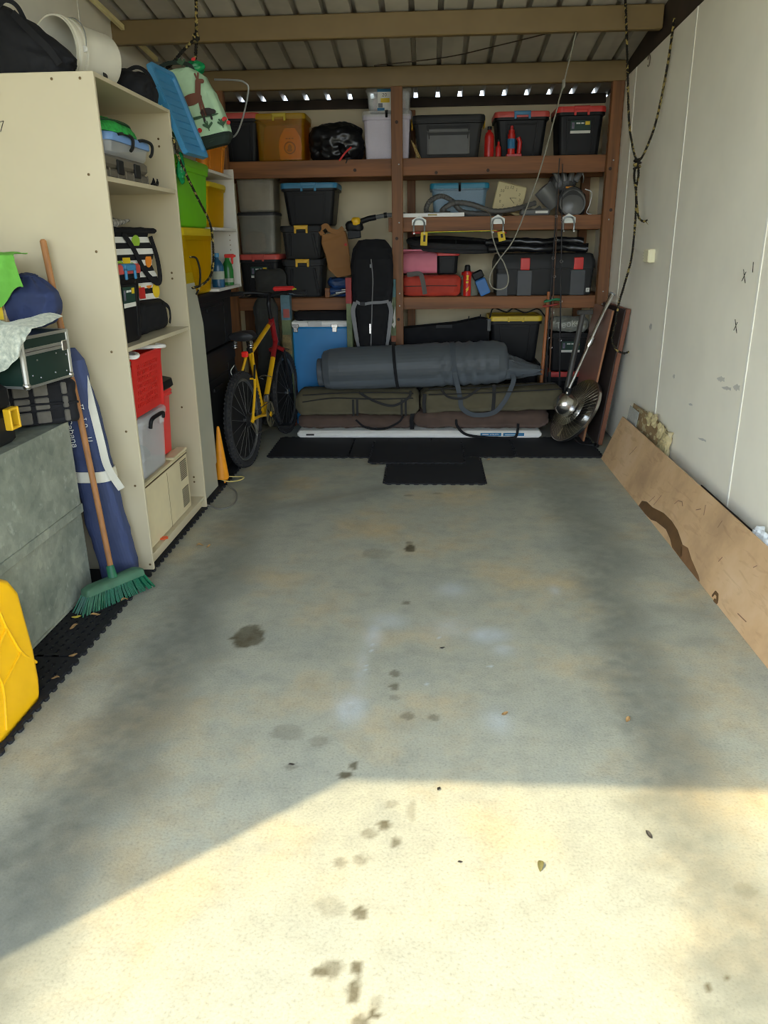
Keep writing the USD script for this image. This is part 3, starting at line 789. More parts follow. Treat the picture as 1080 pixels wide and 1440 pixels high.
# ------------------------------------------------------------------ galvanised boxes and what stands on them
def galv():
    n = {'tc': ('geometry', {}), 'v': ('voronoi_texture', {'scale': 28.0, 'randomness': 1.0}), 'n1': ('noise_texture', {'scale': 5.0, 'detail': 6.0, 'roughness': .65}), 'n2': ('noise_texture', {'scale': 22.0, 'detail': 4.0}),
         'r': ('rgb_ramp', {'ramp': [(0.25, lin((100, 106, 94))), (.5, lin((132, 136, 120))), (.75, lin((166, 166, 146)))]}),
         'r2': ('rgb_ramp', {'ramp': [(.0, (.80, .83, .83)), (1, (1.18, 1.18, 1.15))]}), 'r3': ('rgb_ramp', {'ramp': [(.62, (0, 0, 0)), (.72, (1, 1, 1))]}),
         'mx': ('mix_color', {'blend_type': 'multiply', 'fac': .8}), 'm2': ('mix_color', {'b': lin((186, 188, 172))}), 'sc': ('math', {'math_type': 'multiply', 'value2': .4}),
         'p': ('principled_bsdf', {'metallic': .12, 'roughness': .5})}
    l = [('tc.position', 'v.vector'), ('tc.position', 'n1.vector'), ('tc.position', 'n2.vector'), ('n1.fac', 'r.fac'), ('v.color', 'r2.fac'), ('r.color', 'mx.a'), ('r2.color', 'mx.b'), ('n2.fac', 'r3.fac'), ('r3.color', 'sc.value1'), ('sc.value', 'm2.fac'), ('mx.result', 'm2.a'), ('m2.result', 'p.base_color')]
    return usdkit.material(stage, '/World/Looks/galvanised_sheet', n, l, surface='p.BSDF')


GAL = galv()
GX = -1.535
for k, (z0, z1, y1, lb) in enumerate(((.0115, .400, 3.150, 'lower dull galvanised steel box beside the yellow fuel can'), (.401, .800, 3.135, 'upper dull galvanised steel box with cases piled on it'))):
    g = T('galvanised_box', lb, 'metal box', (0, 0, 0))
    x = GX - .012 * (1 - k)
    part(g, 'front_sheet', box(x - .003, x, 1.72, y1, z0, z1 - .002, .001), GAL)
    part(g, 'end_sheet', box(-2.02, x - .003, y1 - .004, y1, z0, z1 - .002, .001), GAL)
    part(g, 'near_end_sheet', box(-2.02, x - .003, 1.72, 1.724, z0, z1 - .002, .001), GAL)
    part(g, 'back_sheet', box(-2.023, -2.02, 1.72, y1, z0, z1 - .002, .001), GAL)
    part(g, 'top_sheet', box(-2.02, x + .001, 1.72, y1, z1 - .006, z1 - .001, .001), GAL)
    if k:
        part(g, 'bottom_lip', box(x - .001, x + .007, 1.72, y1 + .003, z0 - .012, z0 + .028, .002), GAL)
    else:
        part(g, 'edge_fold', box(x - .002, x + .004, 1.72, y1 + .003, z0, z0 + .012, .002), GAL)

jc = T('jerry_can', 'yellow plastic fuel can with embossed ribs standing on the mat at the left edge', 'fuel can', (-1.4465, 2.115, .0115))
YJ = M('yellow_can_plastic', (242, 184, 10), .42, var=.05, vs=5, bump=.0004, bs=200)
R = []
for z, w, d, cy in ((0, .19, .31, 0), (.012, .178, .345, 0), (.06, .184, .355, 0), (.18, .184, .355, 0), (.40, .178, .335, -.012), (.455, .165, .300, -.025), (.485, .135, .25, -.04), (.50, .10, .20, -.05)):
    R.append(rrect(w, d, .045, 6, z, 0, cy))
part(jc, 'body', loft(R), YJ, 60)
Yp = lambda y, z: (.1115 - .0, y, z)
for pts in (((-.16, .30), (-.10, .265), (-.06, .165), (-.085, .02)), ((-.10, .265), (.02, .33)), ((.02, .335), (.075, .215), (.168, .12)), ((-.06, .165), (.075, .215)), ((.02, .33), (.0, .42)), ((-.16, .30), (-.17, .40))):
    P = [(.0915 - (.004 if z > .38 else 0) - max(0, abs(y) - .13) * .25, y, z) for y, z in pts]
    part(jc, 'embossed_rib', tube(spline(P, 6), .0055, 8), YJ, 60)
part(jc, 'handle', tube(spline([(0, .06, .46), (0, .03, .515), (0, -.06, .535), (0, -.13, .52), (0, -.15, .48)], 6), .018, 10), YJ, 60)
part(jc, 'cap', mv(lathe([(0, 0), (.032, 0), (.034, .004), (.034, .03), (.028, .034), (0, .034)], 24), 0, -.07, .50), BLACKP)

# cases on the galvanised box
bc = T('tool_case', 'black hard tool case with yellow latch at the left end of the galvanised box', 'tool case', (-1.775, 2.62, .800))
part(bc, 'base', box(-.20, .20, -.17, .17, 0, .12, .015, 3), BLACKP)
part(bc, 'lid', box(-.20, .20, -.17, .17, .123, .225, .02, 3), BLACKP)
part(bc, 'hinge_rail', box(-.15, .15, -.176, -.168, .10, .14, .004), BLACKP)
lt = part(bc, 'latch', cat(box(.198, .225, .10, .165, .055, .066, .003), box(.198, .225, .10, .165, .125, .136, .003), box(.198, .227, .155, .167, .055, .136, .003), box(.198, .227, .098, .110, .055, .136, .003)), YELP)
gb = T('tool_bag', 'black and grey panelled soft tool bag under the green aluminium case', 'tool bag', (-1.655, 3.085, .800), 33)
part(gb, 'body', pillow(.35, .20, .185, .03, .008, 5), BLACKF)
for k, (x, w) in enumerate(((-.115, .055), (-.045, .06), (.03, .055), (.12, .022))):
    for j in range(3):
        part(gb, 'grey_panel', box(x - w / 2, x + w / 2, -.108 - .002 * (k % 2), -.097, .018 + j * .056, .066 + j * .056, .004), M('grey_webbing', (92, 88, 78), .85, var=.2, vs=20))
part(gb, 'seam', tube([(-.17, -.104, .095), (0, -.108, .098), (.17, -.104, .092)], .005, 6), BLACKF)
gcz = T('aluminium_case', 'dark green aluminium framed case half covered by the pale towel', 'case', (-1.665, 3.03, .987), -7, ry=1.0)
DG = M('dark_green_panel', (22, 40, 32), .3, var=.15)
ALU = M('brushed_aluminium', (186, 186, 178), .35, .9, var=.06)
hx, hy, hh = .145, .155, .195
part(gcz, 'box', box(-hx, hx, -hy, hy, 0, .135, .003), DG)
part(gcz, 'lid', box(-hx, hx, -hy, hy, .138, hh, .003), DG)
for sx in (-1, 1):
    for sy in (-1, 1):
        part(gcz, 'corner_post', tube([(sx * (hx - .004), sy * (hy - .004), 0), (sx * (hx - .004), sy * (hy - .004), hh)], .011, 8), ALU)
        part(gcz, 'corner_cap', mv(trimesh.creation.icosphere(2, .016), sx * (hx - .006), sy * (hy - .006), .010), STEELM)
for z0, z1 in ((0, .010), (.124, .136), (.138, .150), (hh - .010, hh + .002)):
    part(gcz, 'edge_trim', cat(box(hx - .002, hx + .004, -hy, hy, z0, z1, .001), box(-hx, hx, -hy - .004, -hy + .002, z0, z1, .001), box(-hx, hx, hy - .002, hy + .004, z0, z1, .001)), ALU)
for y, z in ((-.07, .10), (.06, .11), (-.06, .03), (.04, .035), (.12, .03), (-.11, .045), (.13, .095)):
    part(gcz, 'rivet', basis(lathe([(0, 0), (.004, 0), (.003, .002), (0, .0025)], 8), (0, 1, 0), (0, 0, 1), (1, 0, 0), (hx, y, z)), STEELM)
part(gcz, 'latch', box(hx, hx + .008, .10, .135, .115, .155, .002), STEELM)
# towel draped over the case
U, V = 26, 34
G = np.zeros((U, V, 3))
for i in range(U):
    for j in range(V):
        u, v = i / (U - 1), j / (V - 1)
        s = v * .47
        x = -1.86 + .42 * u
        if s < .20:
            y, z = 3.04 - s, 1.212
        elif s < .27:
            a = (s - .20) / .07 * PI / 2
            y, z = 2.84 - .03 * math.sin(a), 1.212 - .03 * (1 - math.cos(a)) - .01
        else:
            y, z = 2.812 + .02 * (s - .27), 1.172 - (s - .27) * (1.12 - .95 * u ** 1.3)
        f = math.sin(u * 15 + 2.2 * v) * .55 + math.sin(u * 27 - 4 * v) * .3
        k = min(1, s / .3)
        G[i, j] = (x + .03 * f * k - .04 * v * (u > .7) * (u - .7) * 4, y - .034 * (f + .8) * k - .012, z + .018 * (1 + math.sin(u * 9 + v * 3)) * (1 - k) + .006)
solo('towel', 'crumpled pale sea-green printed towel draped over the green aluminium case', 'towel', crumple(sheet(G, .005), .005, 12, 3), M('printed_towel', (176, 186, 168), .9, var=.3, vs=55, col2=(214, 216, 196), bump=.001, bs=120, sheen=.2))
db = T('drawstring_bag', 'round navy blue drawstring bag behind the pale towel', 'bag', (-1.655, 3.205, 1.185))
NAVY = M('navy_fabric', (34, 46, 80), .8, var=.2, vs=7, bump=.0006, bs=140)
dm = blob(.118, .10, .115, .010, 9, 4, 4, 2.4, -.10)
v = np.array(dm.vertices); a = np.arctan2(v[:, 1], v[:, 0]); t = np.clip((v[:, 2] - .04) / .07, 0, 1); v[:, :2] *= (1 - .35 * t * (.5 + .5 * np.cos(a * 11)))[:, None] * (1 - .15 * t)[:, None]; dm.vertices = v
part(db, 'body', mv(dm, 0, 0, .10), NAVY)
part(db, 'gathered_neck', mv(blob(.05, .045, .014, .006, 30, 3, 3), .0, 0, .205), NAVY)
part(db, 'cord', tube(spline([(-.03, -.04, .20), (-.09, -.07, .16), (-.115, -.06, .13)], 6), .004, 6), BLACKF)
gp2 = T('printed_carton', 'green printed carton at the left picture edge under the lime cloth', 'carton', (-1.865, 3.17, 1.185))
part(gp2, 'box', box(-.15, .15, -.06, .06, 0, .275, .003), M('printed_green_card', (52, 96, 44), .55, var=.6, vs=16, col2=(206, 170, 120)))
part(gp2, 'print_band', box(-.10, .14, -.0615, -.060, .04, .10, .0005), YELINK)
G = np.zeros((20, 26, 3))
for i in range(20):
    for j in range(26):
        u, v = i / 19, j / 25
        s = v * .34
        x = -1.84 + .195 * u
        f = math.sin(u * 11 + v * 2) * .6 + math.sin(u * 19 + v * 5) * .4
        if s < .13:
            y, z = 3.23 - s, 1.474 + .004 * f + .006
        else:
            y, z = 3.088 - .016 * f, 1.476 - (s - .13) * (.78 + .20 * math.sin(u * 7 - 2))
        G[i, j] = (x + .03 * v * u, y, z)
solo('lime_cloth', 'lime green cloth hanging over the printed carton at the left picture edge', 'cloth', crumple(sheet(G, .004), .006, 11, 5), M('lime_fabric', (100, 168, 58), .8, var=.18, vs=8))

# blue shade bag, strap, broom
bb = T('shade_bag', 'long navy blue beach shade bag with a white band leaning on the white cupboard', 'carry bag', (0, 0, 0))
R = []
for z, cx, w, d in ((.014, -1.455, .13, .09), (.03, -1.455, .17, .125), (.10, -1.458, .178, .14), (.30, -1.490, .176, .145), (.52, -1.512, .168, .145), (.70, -1.524, .16, .14), (.90, -1.54, .145, .13), (1.04, -1.552, .12, .10), (1.09, -1.557, .07, .05)):
    R.append(rrect(w, d, .055, 6, z, cx, 3.265))
part(bb, 'body', crumple(dense(loft(R), .045), .007, 9, 9), M('blue_canvas', (54, 65, 98), .8, var=.12, vs=6, bump=.0006, bs=140))
part(bb, 'white_band', loft([rrect(.174, .152, .056, 6, .505, -1.510, 3.265), rrect(.180, .158, .058, 6, .507, -1.510, 3.265), rrect(.178, .158, .058, 6, .553, -1.514, 3.265), rrect(.172, .152, .056, 6, .555, -1.514, 3.265)], False, False), M('cream_webbing', (216, 212, 192), .8, var=.06))
tx = rot(meshkit.text_mesh('ey Cabana', .026, .0015), -84)
part(bb, 'bag_lettering', front(tx, -1.577, 3.187, .845), WHITEINK, False)
for k, (ch, z) in enumerate((('II', .86), ('I', .80), ('o', .775), ('U', .715))):
    part(bb, 'bag_lettering', front(rot(meshkit.text_mesh(ch, .022, .0015), -84), -1.508 + .006 * k, 3.191, z), WHITEINK, False)
part(bb, 'strap', tube(spline([(-1.530, 3.30, 1.03), (-1.500, 3.27, .97), (-1.462, 3.22, .86), (-1.432, 3.195, .70), (-1.418, 3.188, .60), (-1.395, 3.185, .54), (-1.362, 3.183, .48)], 8), .020, 6, flat=.14), M('cream_webbing', 0))
BR = T('broom', 'push broom with green bristled head and long worn wooden handle', 'broom', (-1.395, 3.045, .0))
GRB = M('green_broom_plastic', (30, 98, 66), .5, var=.18)
hd = math.degrees(math.atan2(.85, .54))
R = [rrect(.30, .052, .012, 3, .076), rrect(.305, .058, .014, 3, .082), rrect(.300, .056, .014, 3, .104), rrect(.25, .040, .014, 3, .116)]
part(BR, 'block', rot(loft(R), hd), M('dusty_green_plastic', (66, 104, 78), .6, var=.2, vs=10))
part(BR, 'socket', tube([(0, 0, .11), (-.012, .010, .165)], [.021, .017], 12), GRB)
bris = []
for i in range(46):
    for j in range(5):
        x = -.145 + .29 * i / 45 + RNG.normal(0, .002); y = -.024 + .012 * j
        k = 1.24 + .1 * RNG.random()
        bris.append(tube([(x, y, .08), (x * (1 + (k - 1) * .5) - .004, y * 1.25 - .004, .045), (x * k - .008, y * 1.6 - .01, .0125)], [.0034, .0036, .0028], 4))
part(BR, 'bristles', rot(cat(bris), hd), M('green_bristle', (10, 92, 62), .45, var=.3, vs=30), False, kind='stuff')
part(BR, 'handle', tube([(-.006, .008, .135), (-.11, .14, .82), (-.222, .277, 1.525), (-.2225, .2775, 1.532)], [.0125, .0135, .0135, .008], 12), HANDLEW)

# leaf litter
def leaf(label, x, y, s, rz, m, z=.0005):
    s = s * (.68 if s > .035 else 1)
    G = np.zeros((9, 5, 3))
    for i in range(9):
        u = i / 8
        w = math.sin(PI * min(1, u * 1.02)) ** .8 * .36 + .015
        for j in range(5):
            q = (j - 2) / 2
            G[i, j] = ((u - .5) * s, q * w * s * .6, .002 + .16 * s * abs(q) ** 1.5 * (w / .4) + .10 * s * math.sin(u * 5 + rz))
    a = rot(sheet(G, .0008), rz)
    a.vertices = a.vertices - (0, 0, a.vertices[:, 2].min())
    solo('dry_leaf', label, 'leaf', mv(a, x, y, z), m, 40)
LF = M('dry_leaf_tan', (158, 124, 76), .7, var=.3, vs=60)
LG = M('dry_leaf_olive', (104, 98, 52), .7, var=.3, vs=60)
LD = M('dry_leaf_dark', (46, 42, 34), .7, var=.3, vs=60)
for a in (('olive leaf alone in the sunlit patch right of its middle', .291, 1.556, .034, 80, LG), ('dark leaf scrap in the sun beside the right tyre track', .593, 1.677, .028, 110, LD), ('tiny dark leaf near the middle of the sunlit patch', .088, 1.562, .014, 20, LD),
          ('orange brown leaf on the shaded right tyre track', .664, 2.202, .030, 60, LF), ('thin tan leaf in the shade right of the chalk marks', .262, 2.22, .03, 40, LF), ('dark beetle-sized leaf in the middle of the shaded floor', .06, 2.658, .022, 15, LD),
          ('curled leaf scrap just inside the sun edge', .037, 1.838, .02, 70, LD), ('tan leaf on the concrete near the cupboard foot', -1.20, 3.70, .06, 25, LF), ('second tan leaf on the concrete by the cupboard foot', -1.15, 3.69, .05, 60, LF),
          ('tan leaf on the mat below the broom head', -1.415, 2.87, .06, 20, LF, .012), ('yellowish leaf on the mat by the galvanised box', -1.46, 2.76, .06, 60, LF, .012), ('pale leaf on the mat edge level with the broom', -1.345, 3.02, .055, 50, LF, .012),
          ('pale leaf on the mat edge between fuel can and broom', -1.36, 2.53, .05, 40, LF, .012), ('small tan leaf on the mat edge nearest the fuel can', -1.355, 2.37, .045, 10, LF, .012), ('yellow green leaf caught under the broom bristles', -1.487, 2.845, .06, 15, M('leaf_yellow', (190, 170, 60), .7, var=.25, vs=50), .012),
          ('pale leaf scrap on the concrete in front of the mats', .44, 5.40, .05, 5, LF), ('brown leaf scrap left of the oil spots in the shade', -.41, 1.93, .02, 20, LD)):
    leaf(*a)


# ------------------------------------------------------------------ stack behind the white cupboard
board = prism([(4.33, .012), (4.725, .012), (4.715, .16), (4.74, .17), (4.715, 1.05), (4.50, 1.55), (4.33, 1.60)], .014)
solo('leaning_board', 'thin grey board standing against the far side of the white cupboard', 'board', basis(board, (0, 1, 0), (0, 0, 1), (1, 0, 0), (-1.386, 0, 0)), MELA2, 10)
for z, h, lb in ((.012, .815, 'tall black plastic chest on the floor behind the bicycle'), (.850, .345, 'black plastic crate on top of the tall black chest under the yellow tub')):
    c = T('black_crate', lb, 'crate', (-1.62, 5.05, z), 90)
    part(c, 'body', tub_shell(1.09, .42, h, .985, .03, .006, .006), BLACKP)
    part(c, 'lid', mv(lid_mesh(1.09, .42, .006, .016, .03), 0, 0, h), BLACKP)
    part(c, 'handle', box(-.12, .12, -.222, -.208, h * .7, h * .7 + .03, .004), BLACKP)
tub('deep yellow see-through tub below the lime green tub behind the cupboard', .655, .42, .345, YELT, M('yellow_lid', (196, 170, 16), .4, var=.06), (-1.565, 4.700, 1.221), 90, .90, None, ribs=False, rim=.010)
tub('lime green tub stacked on the yellow tub behind the white cupboard', .655, .42, .330, GREENT, M('lime_lid', (110, 176, 40), .4, var=.06), (-1.565, 4.700, 1.598), 90, .92, None, ribs=False, rim=.010)
solo('green_plastic_bag', 'glossy green plastic bag poking out between cupboard and lime green tub', 'plastic bag', mv(blob(.02, .055, .085, .012, 22, 8, 3), -1.322, 4.385, 1.885), M('glossy_green_film', (16, 128, 70), .25, var=.25))
tub('shallow clear tub on the lime green tub under the deer print bag', .40, .36, .085, CLEART, CLEART, (-1.58, 4.82, 1.957), 90, .95, None, ribs=False, rim=.006, lidh=.012)
# blue lid leaning against the stack
bl = T('tub_cover', 'blue ribbed tub lid leaning upright against the deer print bag', 'lid', (0, 0, 0))
o, ey, ez = np.array([-1.285, 4.335, 1.952]), np.array([0.03, .315, .0]), np.array([-.15, .13, .435])
Le, Lz = np.linalg.norm(ey), np.linalg.norm(ez); ey /= Le; ez /= Lz
ez = ez - ey * (ez @ ey); ez /= np.linalg.norm(ez); nx = np.cross(ey, ez)
lidp = lambda m: basis(m, ey, ez, nx, o)
Lz = .455
part(bl, 'rim', lidp(loft([rrect(Le, Lz, .03, 5, -.006, Le / 2, Lz / 2), rrect(Le, Lz, .03, 5, .022, Le / 2, Lz / 2), rrect(Le - .05, Lz - .05, .02, 5, .022, Le / 2, Lz / 2), rrect(Le - .06, Lz - .06, .02, 5, .006, Le / 2, Lz / 2)])), BLUEP)
for k in range(9):
    part(bl, 'rib', lidp(box(.05, Le - .05, .06 + k * .04, .066 + k * .04, .004, .012, .002)), BLUEP)
part(bl, 'catch', lidp(box(-.012, .002, Lz * .55, Lz * .75, -.02, .018, .003)), BLUEP)
# deer bag
dbg = T('deer_bag', 'mint green shopping bag printed with a deer standing above the clear tub', 'bag', (-1.350, 4.90, 2.062), -3, ry=-11)
MINT = M('mint_fabric', (176, 208, 168), .75, var=.10, vs=9)
R = []
for z, w, d, cx in ((.0, .34, .09, .01), (.012, .37, .12, .01), (.10, .375, .14, 0), (.24, .35, .15, -.01), (.33, .30, .13, -.02), (.385, .20, .09, -.03), (.40, .12, .05, -.03)):
    R.append(rrect(w, d, .035, 6, z, cx, 0))
part(dbg, 'body', crumple(dense(loft(R), .05), .006, 9, 12), MINT)
part(dbg, 'dark_base', mv(crumple(dense(loft([rrect(.24, .07, .03, 6, -.036, .05), rrect(.375, .130, .04, 6, .0, .012), rrect(.378, .13, .04, 6, .022, .01)]), .06), .004, 9, 4), 0, 0, 0), M('dark_green_fabric', (22, 36, 26), .85, var=.2))
part(dbg, 'handle', tube(spline([(-.10, -.03, .37), (-.13, -.05, .41), (-.04, -.06, .425), (.06, -.04, .40), (.08, -.02, .35)], 6), .012, 6, flat=.3), M('dark_green_fabric', 0))
part(dbg, 'green_top_pouch', mv(blob(.06, .05, .04, .01, 16, 5, 3), .07, .04, .395), M('glossy_green_film', 0))
def flat(shape, th=.003):
    gs = getattr(shape, 'geoms', [shape])
    return cat([trimesh.creation.extrude_polygon(g, th, engine='earcut') for g in gs])
def ell(x, y, a, b, ang=0):
    from shapely import affinity
    return affinity.rotate(affinity.scale(sg.Point(x, y).buffer(1, 10), a, b), ang, origin=(x, y))
def affine_scale(s_, k):
    from shapely import affinity
    return affinity.scale(s_, k, k, origin=(0, 0))
def limbs(segs):
    return shapely_union([sg.LineString(p).buffer(w, 4) for p, w in segs])
deer = shapely_union([ell(0, 0, .052, .024, 4), limbs([(((.035, .010), (.052, .065)), .013), (((.052, .068), (.072, .062)), .009), (((-.045, .0), (-.056, -.03), (-.05, -.075)), .006), (((-.032, -.01), (-.034, -.078)), .005), (((.035, -.01), (.034, -.078)), .005), (((.044, 0), (.050, -.078)), .005), (((.05, .08), (.046, .098)), .004), (((.056, .08), (.062, .097)), .004), (((-.05, .01), (-.06, .002)), .005)])])
fox = shapely_union([ell(0, 0, .018, .032, 0), ell(.004, .036, .014, .014), limbs([(((-.012, -.022), (-.03, -.034), (-.034, -.01)), .006), (((.012, -.01), (.014, -.036)), .005), (((-.002, .046), (-.004, .056)), .004), (((.01, .046), (.013, .056)), .004)])])
boar = shapely_union([ell(0, 0, .032, .017, -4), ell(.030, -.004, .014, .010, -20), limbs([(((-.02, -.01), (-.02, -.032)), .005), (((.015, -.01), (.016, -.032)), .005)])])
sprig = lambda x, y, s: limbs([(((x, y), (x, y + s)), .002), (((x, y + s * .3), (x - s * .5, y + s * .7)), .005), (((x, y + s * .3), (x + s * .5, y + s * .7)), .005), (((x, y + s * .5), (x - s * .3, y + s)), .004)])
FY = -.080
for nm, shp, x, z, m in (('deer_print', deer, .005, .215, BROWNINK), ('fox_print', fox, -.062, .150, M('fox_ink', (168, 92, 64), .7)), ('boar_print', boar, .075, .135, M('boar_ink', (42, 34, 30), .7)),
                         ('leaf_print', shapely_union([sprig(-.03, 0, .032), sprig(.05, .0, .04), sprig(.12, -.002, .035), sprig(-.12, .002, .03), sprig(.0, .285, .03)]), 0, .042, M('leaf_ink', (52, 84, 54), .7)),
                         ('berry_print', shapely_union([ell(.005, .01, .011, .010), ell(.135, .03, .012, .010), ell(.15, .012, .009, .009), ell(-.07, .02, .008, .008), ell(.06, .30, .010, .007)]), 0, .042, REDINK),
                         ('grass_print', shapely_union([ell(.0, 0, .06, .006), ell(-.06, -.002, .03, .004), ell(.08, -.004, .035, .004)]), 0, .118, M('leaf_ink', 0))):
    shp = affine_scale(shp, 1.22)
    part(dbg, nm, front(flat(shp), x + .035, FY + (.006 if z < .10 else 0), z), m, False)
# bent wire frame
solo('wire_frame', 'thin bent metal wire frame standing up beside the deer print bag', 'wire frame', tube(spline([(-1.36, 5.40, 2.485), (-1.26, 5.55, 2.505), (-1.215, 5.60, 2.50), (-1.195, 5.62, 2.46), (-1.235, 5.59, 2.30), (-1.285, 5.55, 2.185), (-1.345, 5.50, 2.163), (-1.40, 5.45, 2.162)], 6), .006, 8), GALV)

# small white shelf unit standing on the crates
su = T('shelf_unit', 'small white open shelf unit standing on the black crate beside the back shelves', 'shelf unit', (0, 0, 0))
U0, U1, UX, UB, UZ = 5.045, 5.665, -1.345, -1.83, 1.216
MELS = M('shaded_melamine', (206, 202, 190), .5, var=.04)
for y, xf in ((U0, UX - .075), (U1 - .016, UX)):
    part(su, 'side_panel', box(UB, xf, y, y + .016, UZ, 1.985, .0015), MELS)
for z in (UZ + .018, 1.605, 1.940):
    part(su, 'shelf', box(UB, UX - .004, U0 + .016, U1 - .016, z - .018, z, .001), MELS)
part(su, 'back_panel', box(UB, UB + .005, U0 + .016, U1 - .016, UZ, 1.985, .001), MELS)
ph = []
for k in range(9):
    for x in (-1.40, -1.74):
        ph.append(mv(rot(lathe([(0, 0), (.004, 0), (0, .001)], 8), 90, 'x'), x, U1 - .0165, UZ + .09 + k * .032))
part(su, 'pin_holes', cat(ph), SCREW, False, kind='stuff')
tub('orange tub on the top board of the small white shelf unit', .52, .38, .195, ORANGET, M('orange_lid', (204, 120, 22), .45, var=.05), (-1.560, 5.36, 1.941), 90, .90, ribs=True, rim=.008, lidh=.018)
tub('golden see-through tub in the upper compartment of the small white shelf unit', .46, .38, .255, YELT, M('yellow_lid', 0), (-1.575, 5.32, 1.606), 90, .92, ribs=False, rim=.008, lidh=.016)


def bottle(name, label, category, loc, prof, m, cap=None, mc=None, band=None, mb=None, rz=0, group=None, n=20):
    t = T(name, label, category, loc, rz, group)
    part(t, 'body', lathe(prof, n), m, 50)
    if cap is not None: part(t, 'cap', lathe(cap, n), mc, 50)
    if band is not None: part(t, 'label_band', lathe(band, n), mb, 50)
    return t


zb = UZ + .019
b1 = bottle('spray_bottle', 'green trigger spray bottle on the bottom board of the small white shelf unit', 'spray bottle', (-1.395, 5.50, zb), [(0, 0), (.036, 0), (.038, .01), (.038, .10), (.03, .14), (.016, .165), (.014, .18), (0, .18)], M('green_bottle', (30, 100, 40), .3), band=[(.0385, .02), (.039, .021), (.039, .045), (.0385, .046)], mb=M('dim_label', (150, 156, 140), .7))
part(b1, 'trigger_head', cat(box(-.015, .05, -.013, .013, .18, .205, .004), box(.03, .042, -.006, .006, .14, .182, .003), box(.048, .062, -.008, .008, .185, .20, .003)), REDP)
bottle('detergent_bottle', 'blue bottle with a white label beside the green spray bottle', 'bottle', (-1.40, 5.25, zb), [(0, 0), (.04, 0), (.042, .01), (.042, .13), (.028, .16), (.014, .175), (.014, .19), (0, .19)], M('blue_bottle', (24, 74, 104), .3), [(0, .19), (.017, .19), (.017, .215), (0, .215)], BLUEP, [(.0425, .05), (.043, .051), (.043, .10), (.0425, .101)], M('dim_label', 0))

# orange cone bag and the lead on the floor
oc = T('orange_cone', 'narrow orange tapering cone standing on the mat beside the cupboard', 'cone', (-1.362, 4.800, .0115))
part(oc, 'cone', lathe([(0, 0.03), (.044, .03), (.046, .04), (.010, .37), (.006, .38), (0, .38)], 20), M('orange_cone_plastic', (236, 150, 24), .5, var=.08))
part(oc, 'cord_loop', tube(spline([(.0, -.03, .03), (.05, -.02, .012), (.11, .03, .008), (.12, .10, .008), (.06, .10, .010), (.03, .04, .03)], 6), .004, 6), M('straw_cord', (206, 186, 110), .7))
for a in (-.02, .01, .035):
    part(oc, 'toggle', tube([(.02, a, .03), (.022, a, 0.004)], .007, 6), ORANGET)
solo('power_lead', 'thin grey power lead looping from the bar fridge onto the concrete', 'cable', tube(spline([(-1.40, 4.318, .10), (-1.36, 4.325, .03), (-1.31, 4.33, .006), (-1.25, 4.28, .006), (-1.20, 4.32, .006), (-1.185, 4.44, .006), (-1.23, 4.62, .006), (-1.30, 4.72, .016), (-1.33, 4.82, .017)], 8), .005, 8), M('grey_cable', (112, 110, 100), .6))


# ------------------------------------------------------------------ the bicycle
bike = T('bicycle', 'yellow mountain bike with red front end parked beside the black crates', 'bicycle', (-1.288, 5.24, .001), 84, rx=-1.5)
BY = M('bike_yellow', (226, 172, 20), .35, var=.08, vs=10)
BRD = M('bike_red', (132, 24, 26), .35, var=.12)
RUB = M('tyre_rubber', (34, 33, 32), .8, var=.15, bump=.001, bs=120)
RIM = M('wheel_rim', (120, 120, 118), .35, .8)
BKM = M('black_metal', (24, 24, 25), .4, .3)
def wheel(parent, name, x):
    W = .336
    prof = []
    for a in np.linspace(0, 2 * PI, 17):
        prof.append((W - .026 + .026 * math.cos(a), .026 * math.sin(a)))
    tyre = lathe(prof, 64)
    kn = []
    for i in range(64):
        for s in (-1, 0, 1):
            a = (i + .5 * (s != 0)) / 64 * 2 * PI
            b = box(-.004, .004, -.008, .008, -.006, .006, .001)
            r = W - .026 + .026 * math.cos(s * .75); z = .026 * math.sin(s * .75)
            kn.append(mv(rot(b, math.degrees(a)), r * math.cos(a), r * math.sin(a), z))
    up = lambda m: mv(rot(m, 90, 'x'), x, 0, W)
    w = part(parent, name, up(cat(tyre, kn)), RUB, 40)
    rp = [(.286, -.012), (.286, .012), (.276, .013), (.268, .006), (.268, -.006), (.276, -.013), (.286, -.012)]
    part(w, 'rim', up(lathe(rp, 64)), RIM)
    sp = []
    for i in range(32):
        a = i / 32 * 2 * PI; s = 1 if i % 2 else -1; b = a + (.5 if (i // 2) % 2 else -.5)
        sp.append(tube([(.02 * math.cos(b), .02 * math.sin(b), s * .028), (.27 * math.cos(a), .27 * math.sin(a), 0)], .0014, 4))
    part(w, 'spokes', up(cat(sp)), RIM, False, kind='stuff')
    part(w, 'hub', up(lathe([(0, -.055), (.006, -.055), (.006, -.04), (.024, -.034), (.024, -.028), (.014, -.024), (.014, .024), (.024, .028), (.024, .034), (.006, .04), (.006, .055), (0, .055)], 16)), STEELM)
    return w
wheel(bike, 'rear_wheel', 0.0)
wheel(bike, 'front_wheel', 1.04)
H = .336
bb, sc, ht, hb = (.43, 0, .285), (.265, 0, .775), (.825, 0, .955), (.895, 0, .765)
part(bike, 'seat_tube', tube([bb, sc], .0165, 12), BY)
part(bike, 'top_tube', tube([(.275, 0, .765), (.74, 0, .905)], .0175, 12), BY)
part(bike, 'top_tube_front', tube([(.74, 0, .905), (.832, 0, .932)], .018, 12), BRD)
part(bike, 'down_tube', tube([bb, (.79, 0, .655)], .020, 12), BY)
part(bike, 'down_tube_front', tube([(.79, 0, .655), (.888, 0, .772)], .020, 12), BRD)
part(bike, 'head_tube', tube([ht, hb], .022, 14), BRD)
